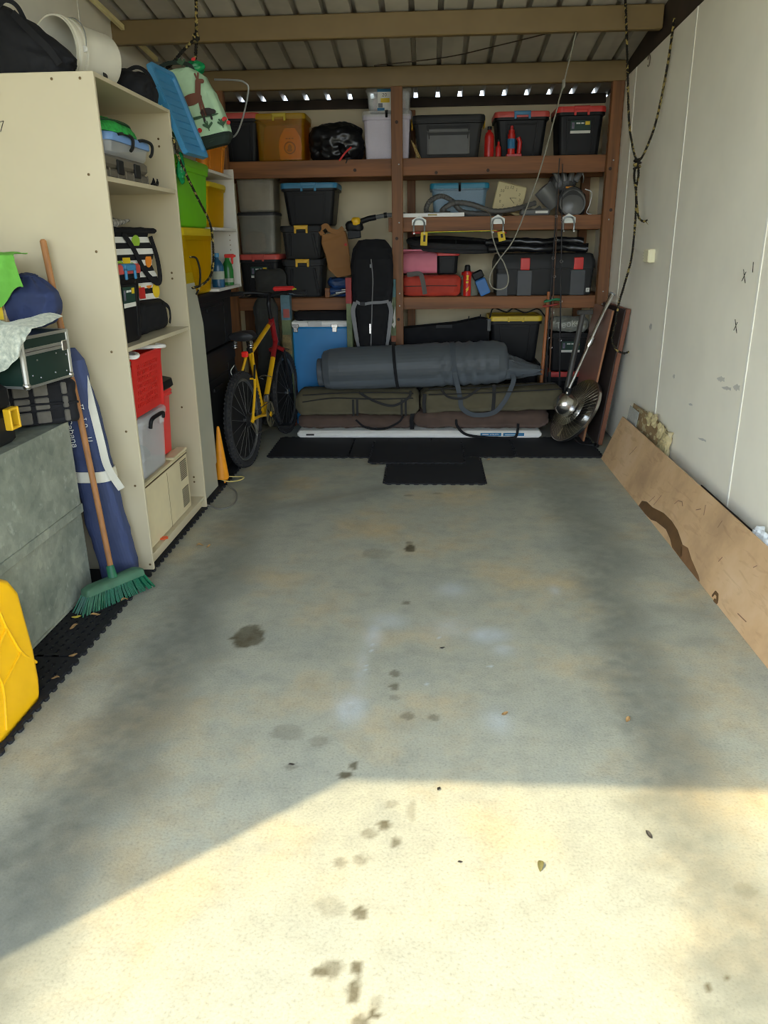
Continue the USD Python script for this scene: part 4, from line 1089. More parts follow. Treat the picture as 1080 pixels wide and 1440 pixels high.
for s in (-1, 1):
    part(bike, 'seat_stay', tube(spline([(0, s * .066, H + .005), (.10, s * .062, .50), (.15, s * .055, .585), (.255, s * .02, .765)], 5), .0095, 8), BY)
    part(bike, 'chain_stay', tube(spline([(0, s * .066, H), (.16, s * .060, .325), (.34, s * .045, .298), (.42, s * .030, .288)], 5), .0105, 8), BY)
    part(bike, 'dropout', tube([(-.012, s * .066, H - .012), (.02, s * .066, H + .02)], .013, 8), BY)
    part(bike, 'fork_leg', tube(spline([(.915, s * .052, .70), (.96, s * .056, .56), (1.04, s * .056, H)], 5), .0145, 10), BKM)
    part(bike, 'brake_arm', tube([(.145, s * .055, .60), (.125, s * .075, .70)], .008, 6), BKM)
part(bike, 'fork_crown', tube([(.91, -.06, .70), (.912, 0, .728), (.91, .06, .70)], .018, 10), BRD)
part(bike, 'brake_bridge', tube([(.145, -.058, .60), (.145, .058, .60)], .007, 8), BY)
part(bike, 'brake_cable', tube(spline([(.125, .075, .70), (.08, .09, .66), (.10, .07, .60)], 6), .003, 6), WHITEP)
part(bike, 'seat_post', tube([sc, (.235, 0, .865)], .0135, 10), BKM)
sd_ = loft([np.array([(x0_ + .0, w * math.cos(t), .895 + h * math.sin(t)) for t in np.linspace(0, 2 * PI, 20, False)]) for x0_, w, h in ((.095, .02, .012), (.105, .085, .030), (.15, .105, .036), (.20, .085, .036), (.26, .045, .030), (.34, .026, .024), (.375, .010, .012))])
sdl = part(bike, 'saddle', sd_, M('saddle_vinyl', (28, 28, 29), .4, var=.1))
for s in (-1, 1):
    cz = [(.125 + .018 * math.cos(t), s * .058 + .018 * math.sin(t), .815 + .055 * t / (8 * PI)) for t in np.linspace(0, 8 * PI, 60)]
    part(sdl, 'spring', tube(cz, .0035, 5), STEELM)
part(bike, 'tail_light', mv(box(-.016, .016, -.022, .022, -.02, .02, .006, 2), .195, .015, .765), M('red_reflector', (236, 40, 30), .25))
part(bike, 'seat_clamp', mv(rot(lathe([(0, -.016), (.021, -.016), (.021, .016), (0, .016)], 14), -18, 'y'), .262, 0, .785), BKM)
part(bike, 'stem', tube(spline([ht, (.80, 0, 1.03), (.80, 0, 1.085), (.86, 0, 1.135)], 5), .015, 10), BKM)
part(bike, 'handlebar', tube(spline([(.80, -.30, 1.145), (.845, -.14, 1.15), (.862, 0, 1.135), (.845, .14, 1.15), (.80, .30, 1.145)], 6), .0125, 10), BKM)
for s in (-1, 1):
    part(bike, 'grip', tube([(.825, s * .20, 1.147), (.80, s * .305, 1.145)], .017, 10), M('grip_rubber', (26, 26, 27), .85))
    part(bike, 'brake_lever', tube(spline([(.85, s * .15, 1.14), (.90, s * .19, 1.125), (.90, s * .27, 1.115)], 5), .006, 6), STEELM)
part(bike, 'bar_pad', mv(crumple(box(-.02, .02, -.20, -.03, 0, .032, .010, 3), .002, 20), .848, 0, 1.158), M('bar_pad_red', (206, 40, 36), .7))
part(bike, 'bell', mv(lathe([(0, 0), (.018, 0), (.016, .012), (0, .018)], 12), .84, -.20, 1.16), M('lime_bell', (180, 190, 40), .4))
CH = -.058
ring = [(.096, -.0015), (.096, .0015), (.080, .0015), (.080, -.0015), (.096, -.0015)]
part(bike, 'chainring', mv(rot(lathe(ring, 36), 90, 'x'), .43, CH, .285), M('chainring_alloy', (158, 150, 118), .4, .7))
part(bike, 'chainring_spider', mv(rot(cat([rot(box(.0, .084, -.006, .006, -.002, .002, .001), k * 72) for k in range(5)]), 90, 'x'), .43, CH, .285), BKM)
part(bike, 'bottom_bracket', tube([(.43, -.065, .285), (.43, .06, .285)], .020, 12), BY)
for s, dx, dz in ((-1, .12, -.12), (1, -.12, .12)):
    ck = part(bike, 'crank', tube([(.43, s * .070, .285), (.43 + dx, s * .080, .285 + dz)], [.013, .010], 8), STEELM)
    part(ck, 'pedal', box(.43 + dx - .045, .43 + dx + .045, s * .088 - .0 if s > 0 else -.178, .178 if s > 0 else -.088, .285 + dz - .012, .285 + dz + .012, .004), BLACKP)
part(bike, 'chain', tube([(.43, CH, .380), (0, CH, .372), (-.035, CH, H), (-.01, CH, .30), (.05, CH, .23), (.10, CH, .215), (.41, CH, .190), (.51, CH, .24), (.525, CH, .30), (.49, CH, .36), (.43, CH, .380)], .004, 5), M('chain_steel', (86, 78, 62), .4, .7))
part(bike, 'rear_sprockets', mv(rot(lathe([(0, 0), (.055, 0), (.05, .006), (.04, .012), (.03, .02), (0, .02)], 24), 90, 'x'), 0, -.036, H), BKM)
part(bike, 'derailleur', cat(tube([(.0, -.07, H - .02), (.03, -.075, .265), (.055, -.07, .225)], .010, 6), mv(rot(lathe([(0, -.004), (.022, -.004), (.022, .004), (0, .004)], 12), 90, 'x'), .055, -.066, .225)), STEELM)
part(bike, 'front_derailleur', box(.38, .42, -.065, -.03, .385, .44, .004), STEELM)
part(bike, 'bottle_cage', tube(spline([(.60, -.03, .52), (.57, -.05, .54), (.54, 0, .56), (.57, .05, .54), (.60, .03, .52)], 5), .003, 6), STEELM)
part(bike, 'front_mudguard', sheet(np.array([[(1.04 + (W_ := .362) * math.cos(a), (j - 2) * .014, H + .362 * math.sin(a) - abs(j - 2) * .003) for j in range(5)] for a in np.linspace(1.2, 2.7, 14)]), .003), BLACKP)

solo('camp_chair_bag', 'tall dark grey carry bag standing behind the bicycle frame', 'carry bag', mv(crumple(dense(loft([rrect(.20, .15, .06, 6, z) if 0.02 < z < 1.05 else rrect(.14, .10, .05, 6, z) for z in (0, .03, .3, .7, 1.0, 1.08)]), .06), .012, 8, 3), -1.36, 6.53, .0015), CHARF)
solo('small_black_bag', 'small black soft bag behind the bicycle saddle', 'bag', mv(blob(.10, .09, .14, .02, 9, 6, 4, 2.4), -1.475, 6.28, 0.14 + .002), BLACKF)


# ------------------------------------------------------------------ timber shelves on the back wall
rk = T('shelf_rack', 'rough brown timber shelf rack filling the back wall', 'shelves', (0, 0, 0))
S1, S2, S3 = 2.130, 1.692, 1.066
YP, YS = 6.60, 6.672
for x0_, x1_ in ((-1.70, -1.61), (-.303, -.215), (1.372, 1.462)):
    part(rk, 'post', box(x0_, x1_, YP, YS - .001, .0, 2.628, .003), WOODV)
for x0_, x1_ in ((-1.70, -1.61), (-.195, -.125), (1.30, 1.372)):
    part(rk, 'rear_post', box(x0_, x1_, 7.21, 7.28, .0, 2.55, .003), WOODV)
for z, h, xa in ((S1, .127, -1.70), (S2, .110, -.335), (S3, .100, -1.70)):
    part(rk, 'front_rail', box(xa, 1.462, YS, YS + .042, z - h, z - .001, .003), WOOD)
    part(rk, 'rear_rail', box(xa, 1.462, 7.165, 7.207, z - h, z - .018, .003), WOOD)
    for k in range(4):
        part(rk, 'shelf_plank', box(xa, 1.455, YS + .044 + k * .123, YS + .044 + k * .123 + .119, z - .018, z, .002), WOOD)
for x, y, z in ((-.26, YP - .0005, 2.38), (-.265, YP - .0005, 1.53), (-.255, YP - .0005, .89), (1.40, YP - .0005, 2.02), (1.43, YP - .0005, 1.72), (-.60, YS - .0005, 2.05), (.46, YS - .0005, 2.03), (.05, YS - .0005, 2.02)):
    part(rk, 'knot', basis(lathe([(0, 0), (.013, 0), (.011, .001), (0, .0012)], 10), (1, 0, 0), (0, 0, 1), (0, -1, 0), (x, y, z)), M('wood_knot', (58, 38, 24), .7))
for z in (2.08, 1.65, 1.10, 1.0):
    for x in (-.245, 1.42):
        part(rk, 'bolt_head', basis(lathe([(0, 0), (.006, 0), (.005, .002), (0, .003)], 8), (1, 0, 0), (0, 0, 1), (0, -1, 0), (x, YP - .0003, z)), GALV)

# top shelf, left to right
Y1 = 6.74
tub('black tub with coral lid at the left end of the top shelf', .30, .34, .335, BLACKP, REDLID, (-1.535, Y1 + .19, S1), 0, .84, ribs=True)
yt = tub('yellow see-through tub with a yellow bag inside on the top shelf', .40, .34, .325, YELD, YELDL, (-1.205, Y1 + .19, S1), 0, .94, M('yellow_lid', 0), .11, .04, ribs=False, rim=.010)
yb = T('yellow_bag', 'bright yellow paper bag with a dark ring print inside the yellow tub', 'paper bag', (-1.135, Y1 + .09, S1 + .02))
part(yb, 'bag', crumple(dense(loft([rrect(.17, .06, .01, 3, 0), rrect(.19, .07, .01, 3, .10), rrect(.17, .06, .01, 3, .16), rrect(.09, .03, .01, 3, .235)]), .04), .006, 16, 4), M('yellow_paper', (246, 204, 20), .6, var=.05))
rg = sg.Point(0, 0).buffer(.048, 20).difference(sg.Point(0, 0).buffer(.038, 20))
part(yb, 'ring_print', front(flat(rg, .002), 0, -.040, .085), BROWNINK, False)
part(yb, 'figure_print', front(flat(shapely_union([ell(0, .004, .016, .02), ell(-.004, -.018, .022, .010), ell(.0, .02, .008, .006)]), .002), 0, -.040, .085), BROWNINK, False)
for q in (-.03, -.008, .016):
    part(yb, 'print_words', front(flat(sg.box(0, 0, .016, .008), .0015), q, -.039, .150), BROWNINK, False)
gbx = T('garbage_bag', 'full black garbage bag with a red tie on the top shelf', 'garbage bag', (-.765, Y1 + .19, S1))
GLOSSB = M('black_film', (14, 14, 15), .28, var=.2)
part(gbx, 'bag', mv(blob(.235, .19, .165, .03, 8, 44, 4, 2.7, -.135), 0, 0, .135), GLOSSB)
part(gbx, 'tied_neck', tube(spline([(.05, -.17, .10), (.08, -.215, .055), (.105, -.225, .01), (.09, -.225, -.035)], 6), [.03] * 6 + [.024] * 6 + [.034] * 6 + [.02], 10), GLOSSB)
part(gbx, 'red_tie', tube(spline([(.14, -.24, .09), (.09, -.262, .045), (.05, -.258, .0), (.0, -.235, -.05)], 6), .008, 6, flat=.4), REDINK)
t1_ = tub('milky white tub with a clear lid on the top shelf left of the post', .37, .36, .325, M('lilac_milky_plastic', (206, 198, 206), .4, var=.05, see=.2), CLEART, (-.345, Y1 + .19, S1), 0, .93, BLACKP, .02, .035, ribs=False, rim=.010)
t2_ = tub('small clear tub with a printed label stacked on the milky white tub', .34, .32, .150, CLEART, CLEART, (-.330, Y1 + .18, S1 + .355), 0, .94, None, ribs=False, rim=.008, lidh=.008)
part(t2_, 'label_sheet', box(-.085, .03, -.172, -.163, .0, .148, .001), PAPER)
part(t2_, 'label_blue_edge', cat(box(-.087, .032, -.174, -.164, .13, .150, .001), box(-.087, -.03, -.174, -.164, -.002, .018, .001)), BLUEINK)
part(t2_, 'label_yellow_print', box(-.06, .01, -.1735, -.171, .055, .085, .0005), YELINK)
part(t2_, 'label_code', box(-.08, -.045, -.1745, -.171, .02, .05, .0005), M('grey_ink', (120, 124, 124), .7))
part(t2_, 'label_lettering', front(meshkit.text_mesh('20', .022, .001), -.05, -.1725, .098), BLACKINK, False)
solo('pink_packets', 'pale pink packets lying inside the small clear tub on the top shelf', 'packets', mv(pillow(.26, .22, .09, .03, .01, 8), -.33, Y1 + .18, S1 + .362), M('pale_pink', (196, 150, 142), .7, var=.2, vs=14))
for k in range(3):
    solo('bamboo_stick', ['tan stick leaning between milky tub and black tub, nearest the post', 'middle tan stick leaning beside the black tub on the top shelf', 'tan stick leaning closest to the black tub on the top shelf'][k], 'stick', tube([(-.098 + .012 * k, Y1 + .01 + .01 * k, S1 + .004), (-.150 + .012 * k, Y1 + .05 + .01 * k, S1 + .14 - .015 * k)], .004, 6), M('bamboo', (176, 146, 88), .6))
bt1 = tub('wide charcoal tub with yellow side clips on the top shelf right of the post', .545, .36, .285, CHARP, CHARP, (.145, Y1 + .19, S1), 0, .88, None, side_clips=YELP, ribs=True)
part(bt1, 'recessed_panel', rot(cat(box(-.17, .17, -.184, -.172, .19, .215, .004), box(-.17, -.155, -.180, -.168, .03, .2, .004), box(.155, .17, -.180, -.168, .03, .2, .004), box(-.16, .16, -.176, -.168, .03, .2, .003)), -4, 'x', (0, -.175, .1)), GREYP)
RB = M('red_bottle_paint', (188, 34, 26), .35, var=.08)
bottle('fuel_bottle', 'tall plain red metal bottle between charcoal tub and coral lidded tub', 'bottle', (.470, Y1 + .03, S1), [(0, 0), (.036, 0), (.038, .006), (.038, .15), (.03, .175), (.014, .19), (.014, .20), (0, .20)], RB, [(0, .20), (.017, .20), (.017, .225), (0, .225)], BLACKP)
bottle('small_red_bottle', 'short red bottle beside the tall plain red bottle on the top shelf', 'bottle', (.543, Y1 + .02, S1), [(0, 0), (.022, 0), (.022, .07), (.009, .09), (.009, .115), (0, .115)], RB, [(0, .115), (.012, .115), (.012, .13), (0, .13)], BLACKP)
jk = T('bottle_jack', 'red hydraulic bottle jack with a blue label in front of the coral lidded tub', 'bottle jack', (.665, Y1 - .008, S1))
part(jk, 'base', box(-.06, .06, -.012, .05, 0, .022, .004), RB)
part(jk, 'cylinder', mv(lathe([(0, 0), (.030, 0), (.030, .145), (.024, .155), (.024, .175), (.012, .178), (.012, .205), (0, .205)], 18), -.022, .02, .02), RB)
part(jk, 'pump', tube([(.04, .02, .02), (.045, .02, .11), (.03, .02, .14)], .018, 10), RB)
part(jk, 'label', mv(lathe([(.0305, .04), (.0312, .041), (.0312, .11), (.0305, .111)], 18), -.022, .02, .02), BLUEINK)
tub('black tub with coral lid and blue clip on the top shelf behind the bottle jack', .41, .32, .310, BLACKP, REDLID, (.730, Y1 + .26, S1), 0, .84, BLUEP, .13, .04)
tub('black tub with coral red lid and sticker at the right end of the top shelf', .355, .34, .325, BLACKP, M('red_lid_bright', (206, 62, 54), .45, var=.05), (1.180, Y1 + .19, S1), 0, .88, M('red_lid_bright', 0), .12, .05, sticker=True)

# left bay below the top shelf
Y2 = 6.76
tub('black tub with red lid standing lowest in the stack of clear tubs', .33, .34, .325, BLACKP, REDLID, (-1.450, Y2 + .20, S3), 0, .9, REDLID, .1, .04, sticker=True)
tub('clear tub with dark lid in the middle of the clear tub stack', .31, .32, .320, M('smoky_clear_plastic', (120, 118, 108), .3, var=.1, see=.6), M('smoke_lid', (40, 40, 40), .4), (-1.450, Y2 + .20, S3 + .356), 0, .95, None, ribs=False, rim=.008, lidh=.012)
tub('clear tub with wrinkled contents at the top of the clear tub stack', .31, .32, .275, DULLC, DULLC, (-1.445, Y2 + .20, S3 + .356 + .334), 0, .95, None, ribs=False, rim=.006, lidh=.006)
solo('folded_fabric', 'pale folded fabric seen inside the topmost clear tub of the left stack', 'fabric', mv(pillow(.25, .25, .22, .05, .012, 9), -1.445, Y2 + .20, S3 + .704), M('pale_folded_fabric', (168, 160, 146), .8, var=.3, vs=8, stretch=(1, 1, 4)))
solo('tan_bundle', 'tan wrapped bundle inside the smoky clear tub of the left stack', 'bundle', mv(pillow(.17, .20, .17, .05, .012, 19), -1.50, Y2 + .20, S3 + .372), M('tan_bundle_cloth', (150, 124, 96), .8, var=.25, vs=9))
solo('charcoal_sack', 'charcoal fabric sack on the lowest shelf in front of the red lidded tub', 'sack', mv(pillow(.28, .10, .235, .05, .012, 12), -1.352, 6.765, S3), CHARF)
for k, (dz, h, lb) in enumerate(((0, .288, 'charcoal tub with yellow clip at the bottom of the clip tub stack'), (.312, .243, 'charcoal tub with yellow clip below the blue lidded tub'))):
    c = tub(lb, .335, .36, h, CHARP, CHARP, (-1.072 + .0 * k, Y2 + .20, S3 + dz - .0), 0, .88, YELP, .115, .045, ribs=False, lidh=.022)
    for s in (-1, 1):
        part(c, 'side_rib', bar((s * .115 + .01, -.168, h * .1), (s * .095, -.184, h * .82), .022, .016), BLACKP)
tub('large black tub with blue lid and blue clip on top of the charcoal clip tubs', .440, .40, .298, BLACKP, M('teal_blue_lid', (56, 124, 156), .45, var=.05), (-.995, Y2 + .215, S3 + .579), 0, .84, M('teal_blue_lid', 0), .13, .05, sticker=False)
bt_ = T('blue_tarp', 'folded blue tarpaulin under the brown paper bag', 'tarpaulin', (-.755, Y2 + .14, S3))
part(bt_, 'folds', cat(mv(pillow(.26, .26, .075, .03, .010, 2), .0, 0, .0), mv(rot(pillow(.24, .24, .08, .03, .012, 7), 8, 'z'), .0, .01, .075)), M('dark_blue_tarp', (28, 60, 104), .5, var=.25, vs=8))
pb = T('paper_bag', 'tall brown paper carry bag with folded handles leaning on the clip tubs', 'paper bag', (-.755, Y2 + .10, S3 + .162), 6, ry=-9)
KR = M('kraft_paper', (150, 104, 56), .8, var=.12, vs=6)
part(pb, 'bag', crumple(dense(loft([rrect(.14, .10, .01, 3, .0, .03), rrect(.19, .13, .01, 3, .08), rrect(.225, .14, .012, 3, .30), rrect(.20, .12, .01, 3, .36)], True, False), .05), .007, 12, 3), KR)
part(pb, 'flap', tube(spline([(-.09, -.055, .36), (-.10, -.06, .40), (-.05, -.06, .425), (-.02, -.06, .385), (.04, -.06, .36), (.09, -.05, .385)], 6), .022, 6, flat=.2), KR)
part(pb, 'red_mark', front(flat(sg.Point(0, 0).buffer(.011, 8), .002), .085, -.078, .25), REDINK, False)
solo('wooden_block', 'small reddish wooden block at the edge of the lowest shelf below the paper bag', 'block', box(-.885, -.845, 6.73, 6.78, S3, S3 + .075, .003), WOOD)
for k in range(3):
    solo('foil_packet', ['silvery foil packet lying nearest the wooden block', 'silvery foil packet in the middle below the blue tarpaulin', 'grey foil packet lying nearest the black rucksack'][k], 'packet', mv(rot(crumple(box(-.07, .07, -.02, .02, 0, .016, .006, 2), .003, 30, k), -14 + 6 * k, 'y'), -.775 + .05 * k, 6.735 - .0 * k, S3 + .019 + .018 * k), M('foil', (150, 150, 140), .3, .6, var=.3, vs=20))
pt = T('pole_trimmer', 'cordless black and yellow pole trimmer lying across the rail ends', 'trimmer', (-.60, 6.735, 1.62))
part(pt, 'motor_body', mv(rot(blob(.075, .05, .05, .006, 18, 2, 3, 3), -8, 'y'), -.02, 0, .01), BLACKP)
part(pt, 'yellow_shell', mv(blob(.04, .045, .036, .003, 20, 3, 3, 3), -.005, -.012, .045), YELP)
part(pt, 'battery', mv(rot(box(-.055, .05, -.04, .04, -.035, .035, .006, 2), -6, 'y'), -.02, 0, -.05), BLACKP)
part(pt, 'grip_sleeve', tube([(.03, 0, .045), (.10, 0, .068), (.16, 0, .078)], .022, 12), BLACKP)
part(pt, 'pole', tube([(.10, 0, .068), (.24, 0, .092), (.40, 0, .0955)], .0165, 12), GREYP)
part(pt, 'pole_collar', tube([(.225, 0, .090), (.25, 0, .0935)], .021, 12), BLACKP)

# right bay, middle shelf
solo_lv = T('spirit_level', 'white spirit level lying along the front rail of the middle shelf', 'spirit level', (.03, YS - .0 + .012, S2))
part(solo_lv, 'bar', box(-.32, .25, -.008, .014, 0, .030, .002), WHITEP)
part(solo_lv, 'vial', box(-.045, .03, -.0085, -.007, .008, .022, .0005), M('vial_olive', (150, 130, 30), .3))
Y3 = 6.80
ctb = tub('clear tub with teal lid behind the vacuum hose on the middle shelf', .46, .30, .235, BLUEC, M('teal_lid', (34, 124, 150), .45, var=.05), (.245, 7.02, S2), 0, .9, BLACKP, .02, .05, ribs=False)
solo('mixed_scraps', 'reddish and pale bits seen inside the teal lidded clear tub', 'scraps', mv(pillow(.34, .20, .10, .04, .014, 22), .245, 7.02, S2 + .016), M('mixed_bits', (120, 96, 80), .8, var=.6, vs=30, col2=(214, 200, 190)))
ck = T('wall_clock', 'square cream wall clock tilted against the clutter on the middle shelf', 'clock', (.640, 6.955, S2 + .030), 4, ry=13, rx=-8)
part(ck, 'case', box(-.125, .125, -.018, .018, 0, .235, .014, 3), M('cream_clock', (212, 196, 146), .45, var=.05))
for h in range(12):
    a = PI / 2 - (h + 1) * PI / 6
    tmx = meshkit.text_mesh(str(h + 1), .020, .0012); c = tmx.bounds.mean(0)
    part(ck, 'numeral', front(tmx, .085 * math.cos(a) - c[0], -.0185, .118 + .085 * math.sin(a) - c[1]), M('grey_numerals', (96, 88, 66), .6), False)
part(ck, 'clock_hands', mv(cat(bar((0, 0, 0), (.045, 0, -.035), .006, .002, .0004), bar((0, 0, 0), (.055, 0, .008), .004, .002, .0004)), .0, -.021, .118), BLACKINK, False)
vc = T('vacuum_cleaner', 'grey barrel vacuum cleaner at the right end of the middle shelf', 'vacuum cleaner', (1.12, 6.93, S2))
VG = M('vacuum_grey', (108, 108, 104), .35, .15, var=.12)
VD = M('vacuum_dark', (62, 62, 60), .35, var=.15)
part(vc, 'canister', mv(rot(lathe([(0, -.10), (.075, -.10), (.095, -.09), (.105, -.02), (.105, .06), (.085, .10), (0, .11)], 28), 78, 'x'), .035, -.06, .108), VD)
part(vc, 'front_ring', mv(rot(lathe([(.092, 0), (.104, 0), (.104, .014), (.092, .014), (.092, 0)], 28), 78, 'x'), .035, -.155, .088), VG)
part(vc, 'front_cap', mv(rot(lathe([(0, .02), (.05, .016), (.090, .0), (.090, -.01), (0, -.01)], 28), 78, 'x'), .035, -.165, .086), VG)
part(vc, 'body', mv(blob(.11, .10, .075, .006, 16, 3, 4, 2.6), -.03, .02, .245), VD)
for s in (0, 1, 2, 3):
    part(vc, 'cyclone_cone', mv(rot(lathe([(0, 0), (.026, 0), (.020, .10), (0, .11)], 14), -35 + 22 * s, 'y'), -.06 + .04 * s, -.07, .26), VG)
part(vc, 'handle', tube(spline([(.03, -.02, .31), (.09, -.05, .345), (.13, -.05, .30), (.13, -.03, .25)], 6), .006, 8), STEELM)
part(vc, 'orange_catch', mv(box(-.03, .03, -.012, .012, 0, .014, .003), .01, -.115, .205), M('catch_orange', (222, 150, 40), .4))
part(vc, 'bin', mv(rot(lathe([(0, -.10), (.06, -.10), (.075, -.02), (.08, .08), (0, .09)], 22), -40, 'y'), -.14, -.02, .155), VG)
part(vc, 'wheel', mv(rot(lathe([(0, -.02), (.08, -.02), (.088, 0), (.08, .02), (0, .02)], 24), 90, 'y'), .135, 0, .09), VD)
part(vc, 'cord', tube(spline([(.15, -.05, .20), (.20, -.08, .17), (.185, -.10, .08), (.17, -.08, .02), (.215, -.05, .006)], 6), .004, 6), WHITEP)
hs_ = spline([(.87, 6.86, S2 + .10), (.70, 6.80, S2 + .055), (.52, 6.785, S2 + .040), (.34, 6.79, S2 + .095), (.20, 6.80, S2 + .108), (.10, 6.81, S2 + .05), (.16, 6.83, S2 + .022), (.02, 6.84, S2 + .022), (-.03, 6.85, S2 + .05), (.0, 6.87, S2 + .125), (.09, 6.87, S2 + .165), (.18, 6.87, S2 + .13), (.27, 6.87, S2 + .045), (.45, 6.86, S2 + .022), (.60, 6.86, S2 + .024)], 14)
rr = .020 + .0022 * np.sin(np.arange(len(hs_)) * 2.2)
solo('vacuum_hose', 'ribbed grey vacuum hose looped along the middle shelf', 'hose', tube(hs_, rr, 10), M('hose_grey', (86, 84, 78), .5, var=.1))
fh = T('floor_head', 'grey vacuum floor head with a pale label on the middle shelf', 'vacuum head', (.855, 6.765, S2))
part(fh, 'head', box(-.12, .12, -.045, .06, 0, .052, .014, 3), GREYP)
part(fh, 'neck', tube([(.0, .03, .03), (.05, .05, .06)], .02, 10), GREYP)
part(fh, 'label', box(.0, .10, -.0465, -.0445, .016, .034, .0005), PAPER)

# hooks, rod and tags on the middle rail
for k, x in enumerate((-.085, .550, 1.115)):
    hkx = T('rail_bracket', ['left pale steel U bracket on the middle rail by the post', 'middle pale steel U bracket on the middle rail', 'right pale steel U bracket on the middle rail behind the rods'][k], 'bracket', (x, YS - .002, S2 - .050))
    pl_ = sg.Polygon([(-.057, -.012), (-.057, .028), (0, .060), (.057, .028), (.057, -.012)])
    part(hkx, 'plate', front(flat(pl_, .004), 0, 0, 0), M('zinc_white', (206, 208, 196), .45, .3))
    part(hkx, 'hook', tube(spline([(-.042, -.008, .01), (-.044, -.03, -.03), (-.042, -.035, -.07), (-.040, -.06, -.075)], 6), .007, 8), GALV)
    part(hkx, 'hook', tube(spline([(.042, -.008, .01), (.044, -.03, -.03), (.042, -.035, -.07), (.040, -.06, -.075)], 6), .007, 8), GALV)
    part(hkx, 'arch', tube(spline([(-.042, -.010, .0), (-.030, -.016, .026), (0, -.018, .034), (.030, -.016, .026), (.042, -.010, .0)], 6), .006, 8), GALV)
rd = T('marker_rod', 'green and yellow rod with two yellow tags hung across the rail brackets', 'rod', (.22, YS - .048, S2 - .119))
part(rd, 'rod', tube([(-.30, 0, 0), (.33, 0, .006)], .005, 8), M('rod_green', (72, 140, 66), .5))
part(rd, 'yellow_line', tube([(-.28, -.006, .003), (.32, -.006, .007)], .003, 6), YELINK)
part(rd, 'red_grip', tube([(-.36, 0, -.004), (-.29, 0, 0)], .009, 8), M('dull_red', (150, 50, 36), .6))
part(rd, 'red_grip', tube([(.29, 0, .005), (.40, 0, -.012)], .007, 8), M('dull_red', 0))
for x, a in ((-.262, 3), (.352, -12)):
    tg = part(rd, 'tag', mv(rot(box(-.028, .028, -.002, .002, -.10 if x < 0 else -.075, 0, .001), a, 'y'), x, -.012, 0), YELINK)
    part(rd, 'tag_mark', mv(rot(box(-.006, .012, -.003, -.0015, -.07 if x < 0 else -.05, -.02, .0005), a, 'y'), x, -.013, 0), BLACKINK)

# right bay, lowest shelf
rb = T('red_duffel', 'flat orange-red fabric bag with a grey strap on the lowest shelf', 'bag', (.015, 6.86, S3))
part(rb, 'body', pillow(.50, .30, .17, .045, .007, 3), M('orange_red_fabric', (170, 52, 32), .75, var=.18, vs=7))
part(rb, 'strap', tube(spline([(-.20, -.13, .175), (-.10, -.152, .185), (-.075, -.160, .15), (-.06, -.158, .08), (-.05, -.152, .02)], 6), .022, 6, flat=.2), M('grey_strap', (96, 92, 86), .8))
part(rb, 'seam', tube([(-.22, -.154, .085), (0, -.157, .088), (.22, -.154, .085)], .003, 6), CHARF)
pk = T('pink_roll', 'pink foam mat rolled up on the orange-red bag', 'rolled mat', (-.095, 6.88, S3 + .176))
sp_ = [((.020 + .0052 * t) * math.cos(t), (.020 + .0052 * t) * math.sin(t)) for t in np.linspace(0, 4.6 * PI, 90)]
sp2 = [((.020 + .0052 * t + .014) * math.cos(t), (.020 + .0052 * t + .014) * math.sin(t)) for t in np.linspace(0, 4.6 * PI, 90)]
prl = prism(sg.Polygon(sp_ + sp2[::-1]).buffer(0), .30)
part(pk, 'roll', mv(basis(prl, (0, 1, 0), (0, 0, 1), (1, 0, 0)), -.14, 0, .096), M('pink_foam', (212, 124, 138), .8, var=.06))
tub('small black tub with red lid and pale label beside the pink roll', .19, .20, .165, BLACKP, M('red_lid_bright', 0), (.150, 6.95, S3 + .172), 0, .9, None, sticker=False, rim=.008, lidh=.018)
tyr = T('spare_tyre', 'spare black bicycle tyre lying across the pink roll and red lidded tub', 'tyre', (.20, 6.97, S3 + .425), ry=3, rx=9)
prof = [(.315 + .024 * math.cos(a), .024 * math.sin(a)) for a in np.linspace(0, 2 * PI, 13)]
tm_ = lathe(prof, 60); tm_.vertices = tm_.vertices * (1.18, .62, 1)
part(tyr, 'tyre', tm_, RUB)
tm2 = lathe([(.300 + .020 * math.cos(a), .020 * math.sin(a)) for a in np.linspace(0, 2 * PI, 11)], 60); tm2.vertices = tm2.vertices * (1.15, .6, 1)
part(tyr, 'inner_tube', mv(tm2, 0, 0, -.038), RUB)
part(tyr, 'valve', tube([(.02, -.17, -.03), (.02, -.175, .05)], .004, 6), BLACKP)
sp = T('spray_can', 'red and yellow insect spray can on the lowest shelf', 'spray can', (.318, 6.745, S3))
part(sp, 'can', lathe([(0, 0), (.030, 0), (.032, .004), (.032, .185), (.026, .20), (0, .20)], 24), M('can_red', (206, 40, 28), .35))
part(sp, 'cap', lathe([(0, .198), (.026, .198), (.024, .24), (.016, .25), (0, .25)], 20), BLACKP)
fl = shapely_union([sg.Polygon([(-.012, .0), (.016, .026), (.006, .026), (.018, .052), (-.016, .022), (-.004, .022)]), sg.Polygon([(-.010, .10), (.012, .10), (.008, .12), (.014, .138), (-.010, .138), (-.005, .12)]), sg.box(-.012, .075, .010, .09)])
part(sp, 'yellow_print', front(flat(fl, .003), 0, -.0305, .03), YELINK, False)
jr = bottle('glass_jar', 'dim clear jar with a red lid behind the spray can', 'jar', (.345, 6.86, S3), [(0, 0), (.07, 0), (.073, .006), (.073, .15), (.064, .165), (0, .165)], M('jar_plastic', (130, 128, 112), .2, var=.2, see=.3), [(0, .165), (.072, .165), (.072, .19), (0, .19)], RB)
be = T('blue_sponge_case', 'blue and black case leaning against the black toolbox', 'case', (.475, 6.735, S3 + .012), ry=-24)
